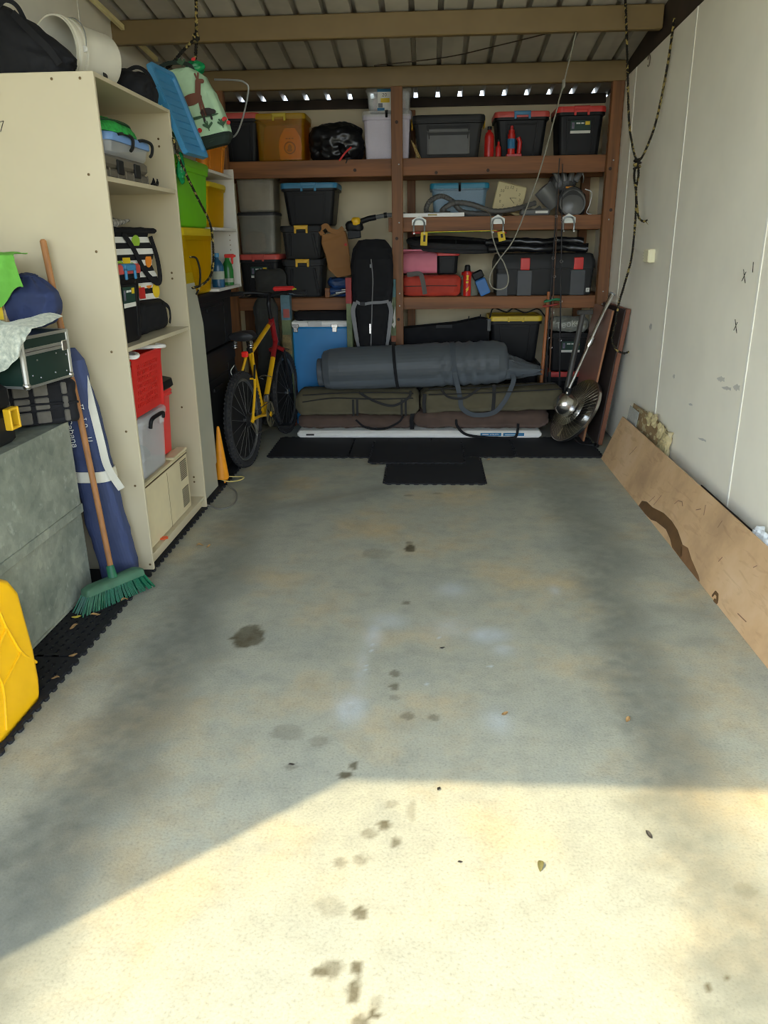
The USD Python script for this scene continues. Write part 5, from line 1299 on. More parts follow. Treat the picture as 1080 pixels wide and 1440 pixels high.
part(be, 'blue_half', box(-.045, .045, -.03, .03, 0, .135, .010, 2), M('mid_blue', (52, 110, 172), .5, var=.12))
part(be, 'black_half', box(-.045, .045, -.03, .03, .137, .205, .012, 2), BLACKP)
bx = T('toolbox', 'large charcoal toolbox with two red latches on the lowest shelf', 'toolbox', (.955, 6.90, S3))
part(bx, 'base', loft([rrect(.76, .34, .02, 3, 0), rrect(.78, .36, .025, 3, .01), rrect(.80, .38, .025, 3, .205), rrect(.80, .38, .025, 3, .212)]), CHARP)
part(bx, 'lid', loft([rrect(.815, .40, .03, 3, .214), rrect(.815, .40, .03, 3, .27), rrect(.78, .36, .03, 3, .325), rrect(.74, .32, .03, 3, .332)]), CHARP)
for x in (-.165, .270):
    part(bx, 'latch', box(x - .038, x + .038, -.212, -.185, .205, .300, .005, 2), REDP)
    part(bx, 'pillar', box(x - .062, x + .062, -.203, -.180, .0, .205, .006), M('toolbox_panel', (66, 68, 68), .5))
part(bx, 'pillar', box(-.395, -.30, -.203, -.180, .0, .18, .006), M('toolbox_panel', 0))
part(bx, 'badge', box(.345, .375, -.1935, -.188, .025, .058, .001), PAPER)
part(bx, 'badge_mark', front(meshkit.text_mesh('F', .020, .001), .353, -.1936, .031), BLACKINK, False)
bs = T('black_sheeting', 'crumpled black plastic sheeting rolled on top of the charcoal toolbox', 'plastic sheet', (.90, 6.90, S3 + .334))
for k, (y, z, r, sx) in enumerate(((-.10, .035, .035, .0), (.0, .04, .038, .03), (-.05, .088, .032, -.02), (.09, .035, .034, .0))):
    P = spline([(-.42 + sx, y - .03, z - .0), (-.2, y + .01, z + .012), (0.02, y - .012, z), (.22, y + .012, z + .010), (.40 + sx, y, z - .004)], 8)
    part(bs, 'fold', crumple(dense(tube(P, r, 9, flat=.75), .05), .010, 14, k + 2), GLOSSB)


# ------------------------------------------------------------------ along the back: table, bags, swag, cooler
tbt = T('folding_table', 'white folded plastic table lying flat on the mats under the bags', 'folding table', (-.085, 6.295, .0115))
part(tbt, 'top', box(-.975, .985, -.292, .290, .006, .062, .022, 5), WHITEP)
part(tbt, 'frame', cat(box(-.9, .9, -.26, -.23, 0, .012, .002), box(-.9, .9, .23, .26, 0, .012, .002)), GREYP)
part(tbt, 'maker_label', box(-.90, -.835, -.2935, -.291, .026, .040, .0005), BLACKINK)
part(tbt, 'blue_label', box(.50, .665, -.2935, -.291, .024, .048, .0005), BLUEINK)
part(tbt, 'blue_label', box(.680, .845, -.2935, -.291, .024, .048, .0005), BLUEINK)
part(tbt, 'label_lettering', front(meshkit.text_mesh('UTILITY', .012, .001), .575, -.2936, .030), WHITEINK, False)
part(tbt, 'label_words', box(.515, .565, -.2937, -.2925, .033, .039, .0003), WHITEINK)
part(tbt, 'label_words', box(.695, .790, -.2937, -.2925, .031, .036, .0003), WHITEINK)
OLIVE = M('olive_canvas', (88, 82, 62), .85, var=.15, vs=6, bump=.0008, bs=150, spec=.25)
BROWNC = M('brown_canvas', (84, 68, 58), .85, var=.16, vs=6, bump=.0008, bs=150, spec=.25)
PIPE = M('black_piping', (26, 25, 23), .8)
SLATE = M('slate_vinyl', (76, 81, 83), .5, var=.08, vs=4, bump=.0008, bs=60, spec=.35)


def long_bag(x0_, x1_, d, h, seed, sag=.0, n=44, p=3.0, amp=.010):
    rs = []
    L = x1_ - x0_
    for i in range(n):
        u = i / (n - 1)
        e = min(1, (min(u, 1 - u) * L / .06 + .30)) ** .5
        th = np.linspace(0, 2 * PI, 28, False)
        cy, cz = np.cos(th), np.sin(th)
        k = (np.abs(cy) ** p + np.abs(cz) ** p) ** (-1 / p)
        rs.append(np.stack([np.full(28, x0_ + L * u), cy * k * d / 2 * (.55 + .45 * e), h / 2 + cz * k * h / 2 * e - sag * math.sin(PI * u)], 1))
    m = crumple(dense(loft(rs), .05), amp, 8, seed)
    v = np.array(m.vertices); v[:, 2] = np.maximum(v[:, 2], .0); m.vertices = v
    return m


zt = .0115 + .064
bw_ = T('brown_tent_bag', 'long brown canvas tent bag lying directly on the white table', 'tent bag', (0, 6.185, zt))
part(bw_, 'body', long_bag(-1.06, -.125, .34, .128, 4, amp=.014), BROWNC)
part(bw_, 'end_body', long_bag(-.12, .955, .35, .160, 9, amp=.013), BROWNC)
part(bw_, 'join_strap', tube([(-.13, -.182, .015), (-.135, -.184, .08), (-.125, -.165, .15)], .018, 6, flat=.3), BLACKF)
part(bw_, 'strap', tube(spline([(.22, -.172, .10), (.23, -.186, .04), (.30, -.215, -.02), (.46, -.21, -.045), (.66, -.208, -.05), (.70, -.205, -.02), (.71, -.18, .06)], 8), .012, 6, flat=.3), BLACKF)
part(bw_, 'strap', tube(spline([(-.58, -.178, .09), (-.50, -.186, .03), (-.36, -.192, .02), (-.24, -.19, .07), (-.20, -.178, .12)], 8), .009, 6, flat=.3), BLACKF)
ob1 = T('olive_bag', 'left olive canvas bag with black piping lying under the grey swag', 'camping bag', (0, 6.165, zt + .112))
part(ob1, 'body', long_bag(-1.065, -.070, .34, .205, 14, amp=.009, p=4), OLIVE)
part(ob1, 'piping', tube(spline([(-1.0, -.172, .125), (-.75, -.182, .158), (-.45, -.184, .150), (-.12, -.176, .155)], 8), .0045, 6), PIPE)
part(ob1, 'piping', tube(spline([(-1.0, -.150, .175), (-.7, -.165, .195), (-.35, -.165, .198), (-.12, -.155, .19)], 8), .0045, 6), PIPE)
for x in (-.58, -.005 - .19):
    for o in (-.016, .016):
        part(ob1, 'webbing', tube([(x + o, -.172, .145), (x + o, -.182, .08), (x + o, -.176, .015)], .010, 6, flat=.3), PIPE)
part(ob1, 'handle', tube(spline([(-.55, -.165, .20), (-.42, -.198, .135), (-.28, -.202, .10), (-.16, -.198, .16), (-.14, -.165, .21)], 8), .011, 6, flat=.35), PIPE)
ob2 = T('olive_bag', 'right olive canvas bag with grey strap reaching to the fan', 'camping bag', (0, 6.165, zt + .130))
rb2 = rot(long_bag(-.065, 1.06, .35, .192, 23, amp=.010, p=4), -1.5, 'y', (0, 0, .12))
part(ob2, 'body', rb2, OLIVE)
part(ob2, 'piping', tube(spline([(0, -.176, .165), (.3, -.187, .175), (.65, -.187, .188), (1.03, -.170, .205)], 8), .0045, 6), PIPE)
part(ob2, 'piping', tube(spline([(0, -.160, .205), (.3, -.167, .215), (.65, -.165, .232), (.98, -.155, .250)], 8), .0045, 6), PIPE)
for x in (.505, .515):
    part(ob2, 'webbing', tube([(x, -.165, .24), (x, -.186, .14), (x - .005, -.182, .03)], .010, 6, flat=.3), PIPE)
part(ob2, 'webbing', tube([(-.03, -.172, .17), (-.035, -.182, .09), (-.03, -.176, .02)], .016, 6, flat=.3), PIPE)
part(ob2, 'handle', tube(spline([(.10, -.165, .20), (.16, -.20, .15), (.28, -.21, .145), (.40, -.19, .22)], 8), .010, 6, flat=.35), PIPE)

sw = T('swag', 'large dark grey vinyl swag rolled up on top of the olive bags', 'swag', (0, 6.185, zt + .318), 0, ry=-2.2)
Rw = .178
rs = []
for x, k, dz in ((-.845, .30, 0), (-.843, .72, 0), (-.83, .86, 0), (-.78, .955, 0), (-.70, .985, 0), (-.4, 1.0, 0), (-.27, .985, 0), (-.255, .965, 0), (-.24, .985, 0), (0, 1.02, 0), (.18, 1.0, 0), (.20, .98, 0), (.22, 1.0, 0), (.45, 1.0, 0), (.55, .98, 0), (.60, .90, 0), (.625, .74, 0), (.635, .4, 0)):
    th = np.linspace(0, 2 * PI, 40, False)
    rs.append(np.stack([np.full(40, x), Rw * k * np.cos(th) * 1.0, Rw + Rw * k * np.sin(th) * .96], 1))
m = dense(loft(rs), .04)
v = np.array(m.vertices)
wr = np.exp(-((v[:, 0] - .33) / .14) ** 2) + .5 * np.exp(-((v[:, 0] - .12) / .06) ** 2) + .3 * np.exp(-((v[:, 0] - .58) / .06) ** 2)
nr = np.array(m.vertex_normals)
v += nr * (wr * .010 * np.sin(v[:, 0] * 70 + 3 * np.sin(v[:, 2] * 14)))[:, None]
m.vertices = v
part(sw, 'roll', crumple(m, .003, 7, 2), SLATE, 60)
part(sw, 'inner_roll', mv(basis(lathe([(0, 0), (.105, 0), (.11, .006), (.11, .045), (0, .045)], 30), (0, 1, 0), (0, 0, 1), (1, 0, 0)), -.885, .0, Rw - .02), SLATE)
for x, w in ((-.255, .014), (.205, .022)):
    th = np.linspace(-2.6, 2.2, 30)
    part(sw, 'strap', tube([(x + .012 * math.sin(t), (Rw + .003) * math.cos(t + PI) , Rw + (Rw * .96 + .003) * math.sin(t + PI)) for t in th], w, 6, flat=.16, nrm=lambda p: (0, p[1], p[2] - Rw)), BLACKF if x < 0 else M('slate_webbing', (66, 72, 76), .8))
th = np.linspace(0, 2 * PI, 30, False)
ef = []
for u in np.linspace(0, 1, 12):
    k = 1.08 - .58 * u
    ef.append(np.stack([np.full(30, .58 + .30 * u) + .03 * np.sin(3 * th) * u, .12 * k * np.cos(th) * (1 + .10 * np.sin(6 * th + 4 * u)) - .01, .145 - .045 * u + (.115 * k * (1 - .35 * u)) * np.sin(th) * (1 + .10 * np.sin(5 * th + 5 * u))], 1))
part(sw, 'end_flap', crumple(dense(loft(ef), .04), .016, 11, 6), SLATE)
part(sw, 'carry_strap', tube(spline([(.20, -.172, .16), (.225, -.195, .05), (.245, -.205, -.06), (.26, -.208, -.14), (.35, -.210, -.195), (.50, -.212, -.185), (.58, -.210, -.11), (.63, -.205, -.02), (.66, -.195, .06), (.655, -.16, .10)], 8), .021, 6, flat=.14), M('slate_webbing', 0))
gr = T('green_mat_roll', 'long dark green rolled mat lying behind the grey swag', 'rolled mat', (.05, 6.48, .60))
part(gr, 'roll', basis(lathe([(0, -.48), (.045, -.48), (.075, -.46), (.078, 0), (.075, .46), (.045, .48), (0, .48)], 24), (0, 1, 0), (0, 0, 1), (1, 0, 0)), M('dark_green_roll', (24, 66, 50), .7, var=.15))
part(gr, 'strap', tube([(.03 + .02 * math.sin(t), .081 * math.cos(t), .081 * math.sin(t)) for t in np.linspace(0, 2 * PI, 20)], .014, 6, flat=.3, nrm=lambda p: (0, p[1], p[2])), BLACKF)
sup = T('storage_chest', 'low black chest behind the bags carrying the green rolled mat', 'chest', (.14, 6.49, .076))
part(sup, 'body', box(-.30, .40, -.10, .09, 0, .415, .01), BLACKP)
part(sup, 'lid', box(-.31, .41, -.105, .095, .416, .445, .008), BLACKP)
br_ = T('black_case', 'long tapered black case lying on the floor behind the green rolled mat', 'case', (.14, 6.90, .0))
part(br_, 'case', front(prism([(-.40, .0), (.36, .0), (.385, .86), (.30, .875), (.10, .835), (-.40, .79)], .20), 0, .10, 0), BLACKF)
part(br_, 'clip', cat(box(-.08, .06, -.107, -.098, .795, .825, .002), tube([(.20, -.05, .85), (.205, -.05, .89)], .004, 6), tube([(.30, -.05, .87), (.305, -.05, .905)], .004, 6)), BLACKP)
part(br_, 'tube_end', mv(lathe([(0, 0), (.02, 0), (.02, .10), (0, .10)], 14), .375, -.085, .77), GREYP)

co = T('cool_box', 'blue cool box with white lid and steel latches behind the bags', 'cool box', (-.918, 6.76, .0))
CBL = M('cooler_blue', (20, 122, 180), .4, var=.06, vs=3)
part(co, 'body', box(-.235, .235, -.19, .19, 0, .835, .012, 3), CBL)
part(co, 'lid', box(-.242, .242, -.197, .197, .837, .885, .012, 3), WHITEP)
part(co, 'lid_grip', box(-.10, .02, -.203, -.193, .845, .882, .004), M('lid_grip', (190, 190, 184), .5))
for x in (-.205, .125):
    la = part(co, 'latch', box(x - .020, x + .020, -.204, -.189, .795, .835, .003), STEELM)
    part(la, 'latch_clip', box(x - .028, x + .028, -.206, -.196, .832, .860, .003), STEELM)
part(co, 'emblem', front(flat(sg.box(-.03, -.08, .03, .08).difference(sg.box(-.026, -.076, .026, .076)), .001), .095, -.1905, .50), M('pale_blue_ink', (120, 180, 210), .6), False)
part(co, 'emblem_text', front(rot(meshkit.text_mesh('BO', .042, .001), 90), .116, -.1905, .48), M('pale_blue_ink', 0), False)
dbk = T('black_holdall', 'flat black holdall lying on the lid of the blue cool box', 'bag', (-.905, 6.76, .886))
part(dbk, 'body', pillow(.47, .34, .075, .03, .006, 6), BLACKF)

rp_ = T('rucksack', 'tall black rucksack with grey straps standing before the timber post', 'rucksack', (-.462, 6.490, zt), 0, rx=-1)
R = []
for z, w, d, cx in ((0, .20, .12, .0), (.02, .26, .17, .0), (.30, .28, .19, .0), (.62, .295, .20, .0), (.85, .30, .20, .0), (1.05, .335, .21, .0), (1.25, .345, .20, .0), (1.38, .31, .18, 0), (1.445, .22, .12, 0), (1.455, .1, .06, 0)):
    R.append(rrect(w, d, .07, 6, z, cx))
part(rp_, 'body', crumple(dense(loft(R), .06), .007, 8, 17), BLACKF)
part(rp_, 'top_pocket', mv(crumple(dense(loft([rrect(.30, .12, .05, 6, 1.02), rrect(.33, .15, .06, 6, 1.06), rrect(.33, .14, .06, 6, 1.30), rrect(.28, .10, .05, 6, 1.37)]), .06), .007, 8, 5), 0, -.045, 0), BLACKF)
part(rp_, 'zip', tube(spline([(.0, -.122, 1.30), (.012, -.126, 1.15), (.004, -.113, 1.0), (-.006, -.109, .8), (-.015, -.106, .62)], 6), .005, 6, flat=.4), GREYP)
part(rp_, 'zip_pull', box(-.025, -.010, -.118, -.110, .72, .80, .002), STEELM)
part(rp_, 'logo', box(-.012, .004, -.125, -.119, 1.235, 1.262, .001), M('grey_ink', 0))
GS = M('grey_strap_light', (122, 122, 122), .8)
part(rp_, 'cross_strap', tube(spline([(-.13, -.098, .975), (-.08, -.115, .955), (.0, -.118, .965), (.08, -.116, .968), (.135, -.098, .975)], 6), .013, 6, flat=.2), GS)
part(rp_, 'buckle', box(-.095, -.055, -.124, -.112, .94, .975, .003), BLACKP)
for s in (-1, 1):
    part(rp_, 'shoulder_strap', tube(spline([(s * .135, -.095, .97), (s * .155, -.112, .90), (s * .142, -.115, .78), (s * .125, -.112, .66), (s * .10, -.106, .55)], 6), [.020] * 12 + [.018] * 6 + [.014] * 7, 6, flat=.2), GS)
GB1 = M('printed_box_green', (62, 92, 56), .6, var=.35, vs=9, stretch=(1, 1, .6), col2=(120, 128, 84))
def tall_box(label, x, y, z0, w, d, h, tb=None, extra=None):
    t = T('camp_box', label, 'carton', (x, y, z0))
    part(t, 'carton', box(-w / 2, w / 2, -d / 2, d / 2, 0, h, .002), GB1)
    if tb: part(t, 'printed_top', box(-w / 2 - .0008, w / 2 + .0008, -d / 2 - .0008, d / 2, h - tb[0], h + .0005, .001), tb[1])
    part(t, 'printed_foot', box(-w / 2 - .0008, w / 2 + .0008, -d / 2 - .0008, d / 2, .0, .05, .001), M('foot_orange', (140, 76, 44), .6, var=.2))
    return t
g1 = tall_box('tall green printed carton right of the black rucksack by the post', -.318, 6.560, .0755 + .64, .085, .07, .50, (.14, M('teal_print', (72, 112, 112), .6, var=.15)))
part(g1, 'torn_patch', front(flat(sg.Polygon([(0, 0), (.018, .02), (.012, .06), (.024, .11), (.030, .15), (.034, .0), (.02, -.03)]), .001), .008, -.0355, .14), PAPER, False)
solo('spacer_carton', 'plain dark carton standing on the white table under the green printed carton', 'carton', box(-.360, -.28, 6.525, 6.595, .0755, .714, .003), M('dark_carton', (60, 52, 42), .8, var=.1))
g2 = tall_box('narrow green printed carton left of the black rucksack', -.652, 6.50, .0755, .045, .16, 1.16, (.20, M('red_print', (150, 44, 40), .6, var=.15)))
for q in range(3):
    part(g1, 'print_words', box(-.020 + .014 * q, -.012 + .014 * q, -.0365, -.035, .31 - .02 * q, .375 - .01 * q, .0004), M('pale_print', (190, 196, 160), .7))
g3 = tall_box('narrow green printed carton left of the blue cool box', -1.192, 6.56, .0, .075, .09, 1.10, (.20, M('blue_red_print', (86, 120, 132), .6, var=.4, vs=14)))
part(g3, 'red_print_square', box(-.02, .032, -.0470, -.0445, .92, .99, .0004), M('faded_red_print', (168, 84, 74), .7))
part(g3, 'tan_print_band', box(-.0382, .0382, -.0466, -.0445, .62, .78, .0004), M('tan_print', (122, 104, 62), .7, var=.4, vs=30))

# under the right bay
tub('charcoal tub under the yellow lidded tub below the lowest shelf', .44, .36, .455, BLACKP, BLACKP, (.745, 7.00, .001), 0, .92, None)
tub('black tub with yellow lid below the lowest shelf', .43, .36, .36, BLACKP, M('yellow_tub_lid', (214, 182, 48), .45, var=.06), (.745, 7.00, .502), 0, .86, M('yellow_tub_lid', 0), .14, .03)
cbl = spline([(.52, 6.80, .88), (.55, 6.78, .96), (.66, 6.80, .925), (.72, 6.80, .955), (.82, 6.80, .92), (.92, 6.80, .95), (.98, 6.80, .90), (1.02, 6.80, .84)], 8)
solo('black_cable', 'black cable looped over the yellow lidded tub under the lowest shelf', 'cable', tube(cbl, .006, 7), BLACKP)
tub('black tub with coral lid on the floor behind the fan', .37, .36, .395, BLACKP, M('red_lid_bright', 0), (1.215, 6.92, .001), 0, .9, None)
tub('stickered black tub stacked on the coral lidded tub behind the fan', .355, .34, .325, BLACKP, None, (1.215, 6.92, .427), 0, .9, None, sticker=True)
fp = T('foil_bag', 'crumpled silver grey foil bag with pale lettering on the stickered tub', 'foil bag', (1.205, 6.86, .756), rx=8)
part(fp, 'bag', crumple(dense(box(-.165, .16, -.06, .06, 0, .13, .03, 3), .03), .013, 16, 3), M('silver_bag', (156, 156, 142), .35, .5, var=.3, vs=12))
part(fp, 'bag_lettering', front(rot(meshkit.text_mesh('Teoke', .052, .003), 8), -.12, -.070, .040), M('pale_lettering', (196, 196, 182), .5), False)

# rods and sticks standing at the right bay
def rod(label, a, b, r, m, name='fishing_rod', cat_='fishing rod', reel=None, grip=None, mg=None):
    t = T(name, label, cat_, (0, 0, 0))
    a, b = np.array(a), np.array(b)
    part(t, 'blank', tube([a, a * .6 + b * .4, b], [r, r * .8, r * .45], 8), m)
    if grip: part(t, 'grip', tube([a + (b - a) * grip[0], a + (b - a) * grip[1]], r + .006, 10), mg)
    for u in (.35, .5, .65, .8):
        p = a + (b - a) * u
        part(t, 'line_guide', tube([p + (.012 * math.cos(q), -.006, .010 * math.sin(q)) for q in np.linspace(0, 2 * PI, 10)], .0016, 5), STEELM)
    if reel:
        p = a + (b - a) * reel
        part(t, 'reel', mv(rot(lathe([(0, -.025), (.032, -.025), (.034, -.02), (.022, -.016), (.022, .012), (.034, .016), (.032, .022), (0, .022)], 20), 90, 'y'), *(p + (0, -.05, 0))), M('reel_blue', (60, 90, 130), .3, .5))
        part(t, 'reel_foot', tube([p, p + (0, -.05, 0)], .008, 6), BLACKP)
        part(t, 'reel_handle', tube([p + (.02, -.05, 0), p + (.05, -.055, .01), p + (.055, -.06, -.03)], .005, 6), STEELM)
    return t
BLK = M('rod_black', (26, 25, 25), .35)
rod('black fishing rod standing left in the group of rods', (.985, 6.57, .0), (1.005, 6.60, 2.10), .008, BLK, grip=(.02, .28), mg=M('cork_dark', (44, 36, 30), .8))
rod('black and white banded fishing rod with a blue reel beside the left rod', (1.115, 6.50, .0), (1.030, 6.59, 2.06), .008, BLK, reel=.125, grip=(.0, .20), mg=M('eva_black', (30, 30, 30), .85))
rod('brown-tipped fishing rod in the middle of the rods', (1.020, 6.555, .0), (1.015, 6.615, 1.88), .008, M('rod_brown', (84, 56, 34), .4), grip=(.02, .24), mg=M('eva_black', 0))
solo('wooden_stick', 'orange brown wooden stick leaning in front of the yellow lidded tub', 'stick', tube([(.935, 6.50, .0), (.985, 6.63, 1.10)], .014, 10), M('orange_wood', (164, 98, 50), .5, var=.2, vs=8, stretch=(4, 4, .5)))
el = T('elastic_cord', 'green and red elastic cord tied round the rods at shelf height', 'cord', (1.005, 6.585, 1.035))
part(el, 'green_loop', tube(spline([(-.06, -.02, -.01), (-.02, -.035, .0), (.03, -.035, .012), (.07, -.02, .006), (.03, .03, .0), (-.03, .03, .0), (-.06, -.02, -.01)], 6), .008, 6), M('cord_green', (26, 110, 70), .7))
part(el, 'red_loop', tube(spline([(-.07, -.025, -.045), (-.02, -.04, -.04), (.04, -.04, -.03), (.05, .02, -.03), (-.04, .03, -.04), (-.07, -.025, -.045)], 6), .007, 6), M('cord_red', (150, 52, 40), .7))
gt = T('grey_tube', 'dark grey metal pole leaning behind the chrome fan stand', 'pole', (0, 0, 0))
part(gt, 'tube', tube([(1.045, 6.16, .0), (1.225, 6.38, .94)], .022, 14), M('grey_tube_metal', (84, 82, 76), .45, .4))
part(gt, 'cross_bracket', tube([(1.18, 6.355, .955), (1.30, 6.375, .955)], .018, 10), M('grey_tube_metal', 0))

# pedestal fan lying on its head
fa = T('pedestal_fan', 'chrome pedestal fan head resting on the mat with its pole leaning up', 'fan', (0, 0, 0))
cF, nF = np.array([1.125, 5.885, .262]), np.array([.81, .24, -.54]); nF /= np.linalg.norm(nF)
e1 = np.cross(nF, (0, 0, 1)); e1 /= np.linalg.norm(e1); e2 = np.cross(e1, nF)
fb_ = lambda m: basis(m, e1, e2, nF, cF)
wires = []
for k in range(44):
    a = k / 44 * 2 * PI
    for s in (1, -1):
        wires.append(tube([(r * math.cos(a + .5 * (r / .26)), r * math.sin(a + .5 * (r / .26)), s * (.055 - .05 * (r / .262) ** 3)) for r in np.linspace(.045, .258, 7)], .0010, 4))
part(fa, 'guard_wires', fb_(cat(wires)), M('guard_wire_steel', (150, 142, 118), .3, .9), False, kind='stuff')
part(fa, 'guard_rim', fb_(lathe([(.257, -.013), (.265, -.011), (.265, .011), (.257, .013), (.257, -.013)], 60)), CHROME)
for r in (.045, .14):
    part(fa, 'guard_ring', fb_(mv(lathe([(r - .003, -.002), (r + .003, -.002), (r + .003, .002), (r - .003, .002), (r - .003, -.002)], 40), 0, 0, -.055 if r < .1 else -.042)), CHROME)
for k in range(4):
    a = k * PI / 2
    G = np.array([[((r) * math.cos(a + w), r * math.sin(a + w), .018 * (w - .4) / .4 * (r / .23)) for w in np.linspace(0, .95, 7)] for r in np.linspace(.03, .232, 7)])
    part(fa, 'blade', fb_(sheet(G, .002)), M('blade_alloy', (122, 110, 82), .45, .5))
part(fa, 'motor', fb_(mv(lathe([(0, -.13), (.035, -.128), (.066, -.112), (.084, -.078), (.088, -.03), (.080, .0), (0, .0)], 36), 0, 0, -.052)), CHROME)
mc_ = cF - nF * .11
pa, pb_ = cF - nF * .10 + np.array([.0, -.02, .085]), np.array([1.372, 6.05, 1.120])
pd = pb_ - pa
part(fa, 'neck', tube([mc_, pa + pd * .06], .024, 12), BLACKP)
part(fa, 'pole', tube([pa, pa + pd * .52], .0125, 14), CHROME)
part(fa, 'upper_pole', tube([pa + pd * .52, pb_], .0175, 14), CHROME)
part(fa, 'collar', tube([pa + pd * .47, pa + pd * .50, pa + pd * .56, pa + pd * .57], [.018, .026, .026, .02], 14), CHROME)
part(fa, 'pole_end', tube([pb_ - pd * .012, pb_], .024, 12), GALV)
part(fa, 'cord', tube(spline([(1.13, 5.86, .05), (1.17, 5.84, .02), (1.22, 5.80, .0175), (1.275, 5.78, .0175)], 6), .0055, 6), BLACKP)
part(fa, 'plug', cat(tube([(1.275, 5.79, .020), (1.285, 5.745, .022)], .014, 10), tube([(1.285, 5.745, .026), (1.288, 5.72, .026)], .004, 6)), BLACKP)

# brown panels leaning on the right wall
def lean(y0, y1, xb, xt, zt_, th, z0=.0115):
    m = box(0, th, y0, y1, 0, math.hypot(xt - xb, zt_ - z0), .002)
    a = math.degrees(math.atan2(xt - xb, zt_ - z0))
    return mv(rot(m, a, 'y'), xb, 0, z0)
pn1 = T('table_leaf', 'dark brown veneered table top leaning against the right wall by the fan', 'table top', (0, 0, 0))
part(pn1, 'board', lean(5.93, 6.575, 1.205, 1.352, 1.005, .016), M('brown_veneer', (134, 98, 82), .32, var=.08, vs=3, stretch=(1, 1, .3)))
part(pn1, 'edge_band', lean(5.924, 5.930, 1.206, 1.353, 1.005, .015), M('edge_orange', (156, 104, 66), .5))
pn2 = T('wood_frame_panel', 'framed brown wooden panel leaning between the table top and the right wall', 'panel', (0, 0, 0))
part(pn2, 'board', lean(5.82, 6.56, 1.292, 1.418, 1.020, .010), M('dark_panel', (46, 34, 28), .6, var=.15))
part(pn2, 'frame_stile', lean(5.815, 5.86, 1.303, 1.429, 1.025, .032), M('red_brown_frame', (118, 70, 44), .5, var=.18, vs=5))
part(pn2, 'frame_stile', lean(6.52, 6.56, 1.303, 1.429, 1.025, .032), M('red_brown_frame', 0))
m = lean(5.86, 6.52, 1.303, 1.429, 1.025, .032); 
for q in (0, 1):
    b = box(0, .032, 5.86, 6.52, 0, .05, .002) if q == 0 else box(0, .032, 5.86, 6.52, .972, 1.020, .002)
    part(pn2, 'frame_rail', mv(rot(b, math.degrees(math.atan2(.126, 1.0135)), 'y'), 1.303, 0, .0115), M('red_brown_frame', 0))

# plywood offcut, cardboard, packaging at the foot of the right wall
def plywood():
    n = {'tc': ('geometry', {}), 'n1': ('noise_texture', {'scale': 2.6, 'detail': 6.0, 'roughness': .6}), 'mp': ('mapping', {'scale': (6, 1.1, 6)}), 'n2': ('noise_texture', {'scale': 5.0, 'detail': 5.0, 'distortion': .8}),
         'r1': ('rgb_ramp', {'ramp': [(.3, lin((178, 146, 108))), (.5, lin((204, 168, 124))), (.72, lin((216, 184, 144)))]}), 'r2': ('rgb_ramp', {'ramp': [(.36, (.62, .55, .5)), (.44, (1, 1, 1))]}), 'm': ('mix_color', {'blend_type': 'multiply', 'fac': .28}), 'p': ('principled_bsdf', {'roughness': .75, 'specular_ior_level': .25})}
    l = [('tc.position', 'n1.vector'), ('tc.position', 'mp.vector'), ('mp.vector', 'n2.vector'), ('n1.fac', 'r1.fac'), ('n2.fac', 'r2.fac'), ('r1.color', 'm.a'), ('r2.color', 'm.b'), ('m.result', 'p.base_color')]
    return usdkit.material(stage, '/World/Looks/plywood', n, l, surface='p.BSDF')
pw = T('plywood_board', 'long stained plywood offcut leaning along the foot of the right wall', 'plywood', (0, 0, 0))
ply_m = plywood()
PA = math.degrees(math.atan2(.125, .312))
part(pw, 'board', mv(rot(box(0, .016, 2.05, 5.456, 0, .336, .002), PA, 'y'), 1.252, 0, .001), ply_m)
def on_ply(shape):
    m = trimesh.creation.extrude_polygon(shape, .0012, engine='earcut')        # x along y of the room, y up the board
    m = basis(m, (0, 1, 0), (0, 0, 1), (1, 0, 0), (-.0008, 0, 0))
    return mv(rot(m, PA, 'y'), 1.252, 0, .001)


DAMP = M('damp_stain', (96, 68, 36), .6, var=.2, vs=14)
DAMP2 = M('damp_stain_edge', (122, 88, 54), .65, var=.15, vs=14)
SC = M('dark_scuff', (142, 110, 80), .75, var=.2)
part(pw, 'damp_stain', on_ply(sg.Polygon([(4.388, .006), (4.381, .036), (4.312, .055), (4.198, .060), (4.024, .089), (3.885, .094), (3.772, .085), (3.651, .057), (3.589, .018), (3.60, .006), (3.728, .008), (3.80, .03), (3.9, .045), (4.057, .03), (4.134, .012), (4.245, .006)]).buffer(.004)), DAMP, False)
part(pw, 'damp_edge', on_ply(sg.Polygon([(3.60, .004), (3.651, .054), (3.573, .066), (3.483, .042), (3.347, .018), (3.311, .006), (3.426, .005)]).buffer(.003)), DAMP2, False)
part(pw, 'ring_stain', on_ply(sg.LineString([(3.142, .014), (3.138, .032), (3.110, .032), (3.090, .016), (3.082, .008), (3.11, .006)]).buffer(.0075)), DAMP, False)
for k, pts in enumerate(([(3.96, .175), (3.94, .20), (3.89, .212), (3.86, .198)], [(3.60, .245), (3.635, .285)], [(3.415, .25), (3.41, .285)], [(4.28, .07), (4.245, .118)], [(4.20, .08), (4.185, .115), (4.17, .15)], [(3.70, .235), (3.66, .255)], [(4.95, .18), (4.92, .215), (4.90, .25)], [(3.25, .14), (3.24, .165)], [(2.98, .235), (2.965, .25)], [(2.9, .05), (2.82, .055)])):
    part(pw, 'scuff', on_ply(sg.LineString(pts).buffer(.0022)), SC, False)
solo('thin_strip', 'dark thin strip of board standing between plywood and right wall', 'board', lean(3.28, 3.99, 1.420, 1.452, .262, .006, .001), DARKWOOD)
cb = T('cardboard_bundle', 'torn cardboard and crumpled plastic wrap stuffed behind the far end of the plywood', 'cardboard', (0, 0, 0))
CBM = M('cardboard', (150, 124, 84), .85, var=.15, vs=7)
part(cb, 'flat_sheet', lean(4.75, 5.42, 1.395, 1.438, .415, .005, .05), CBM)
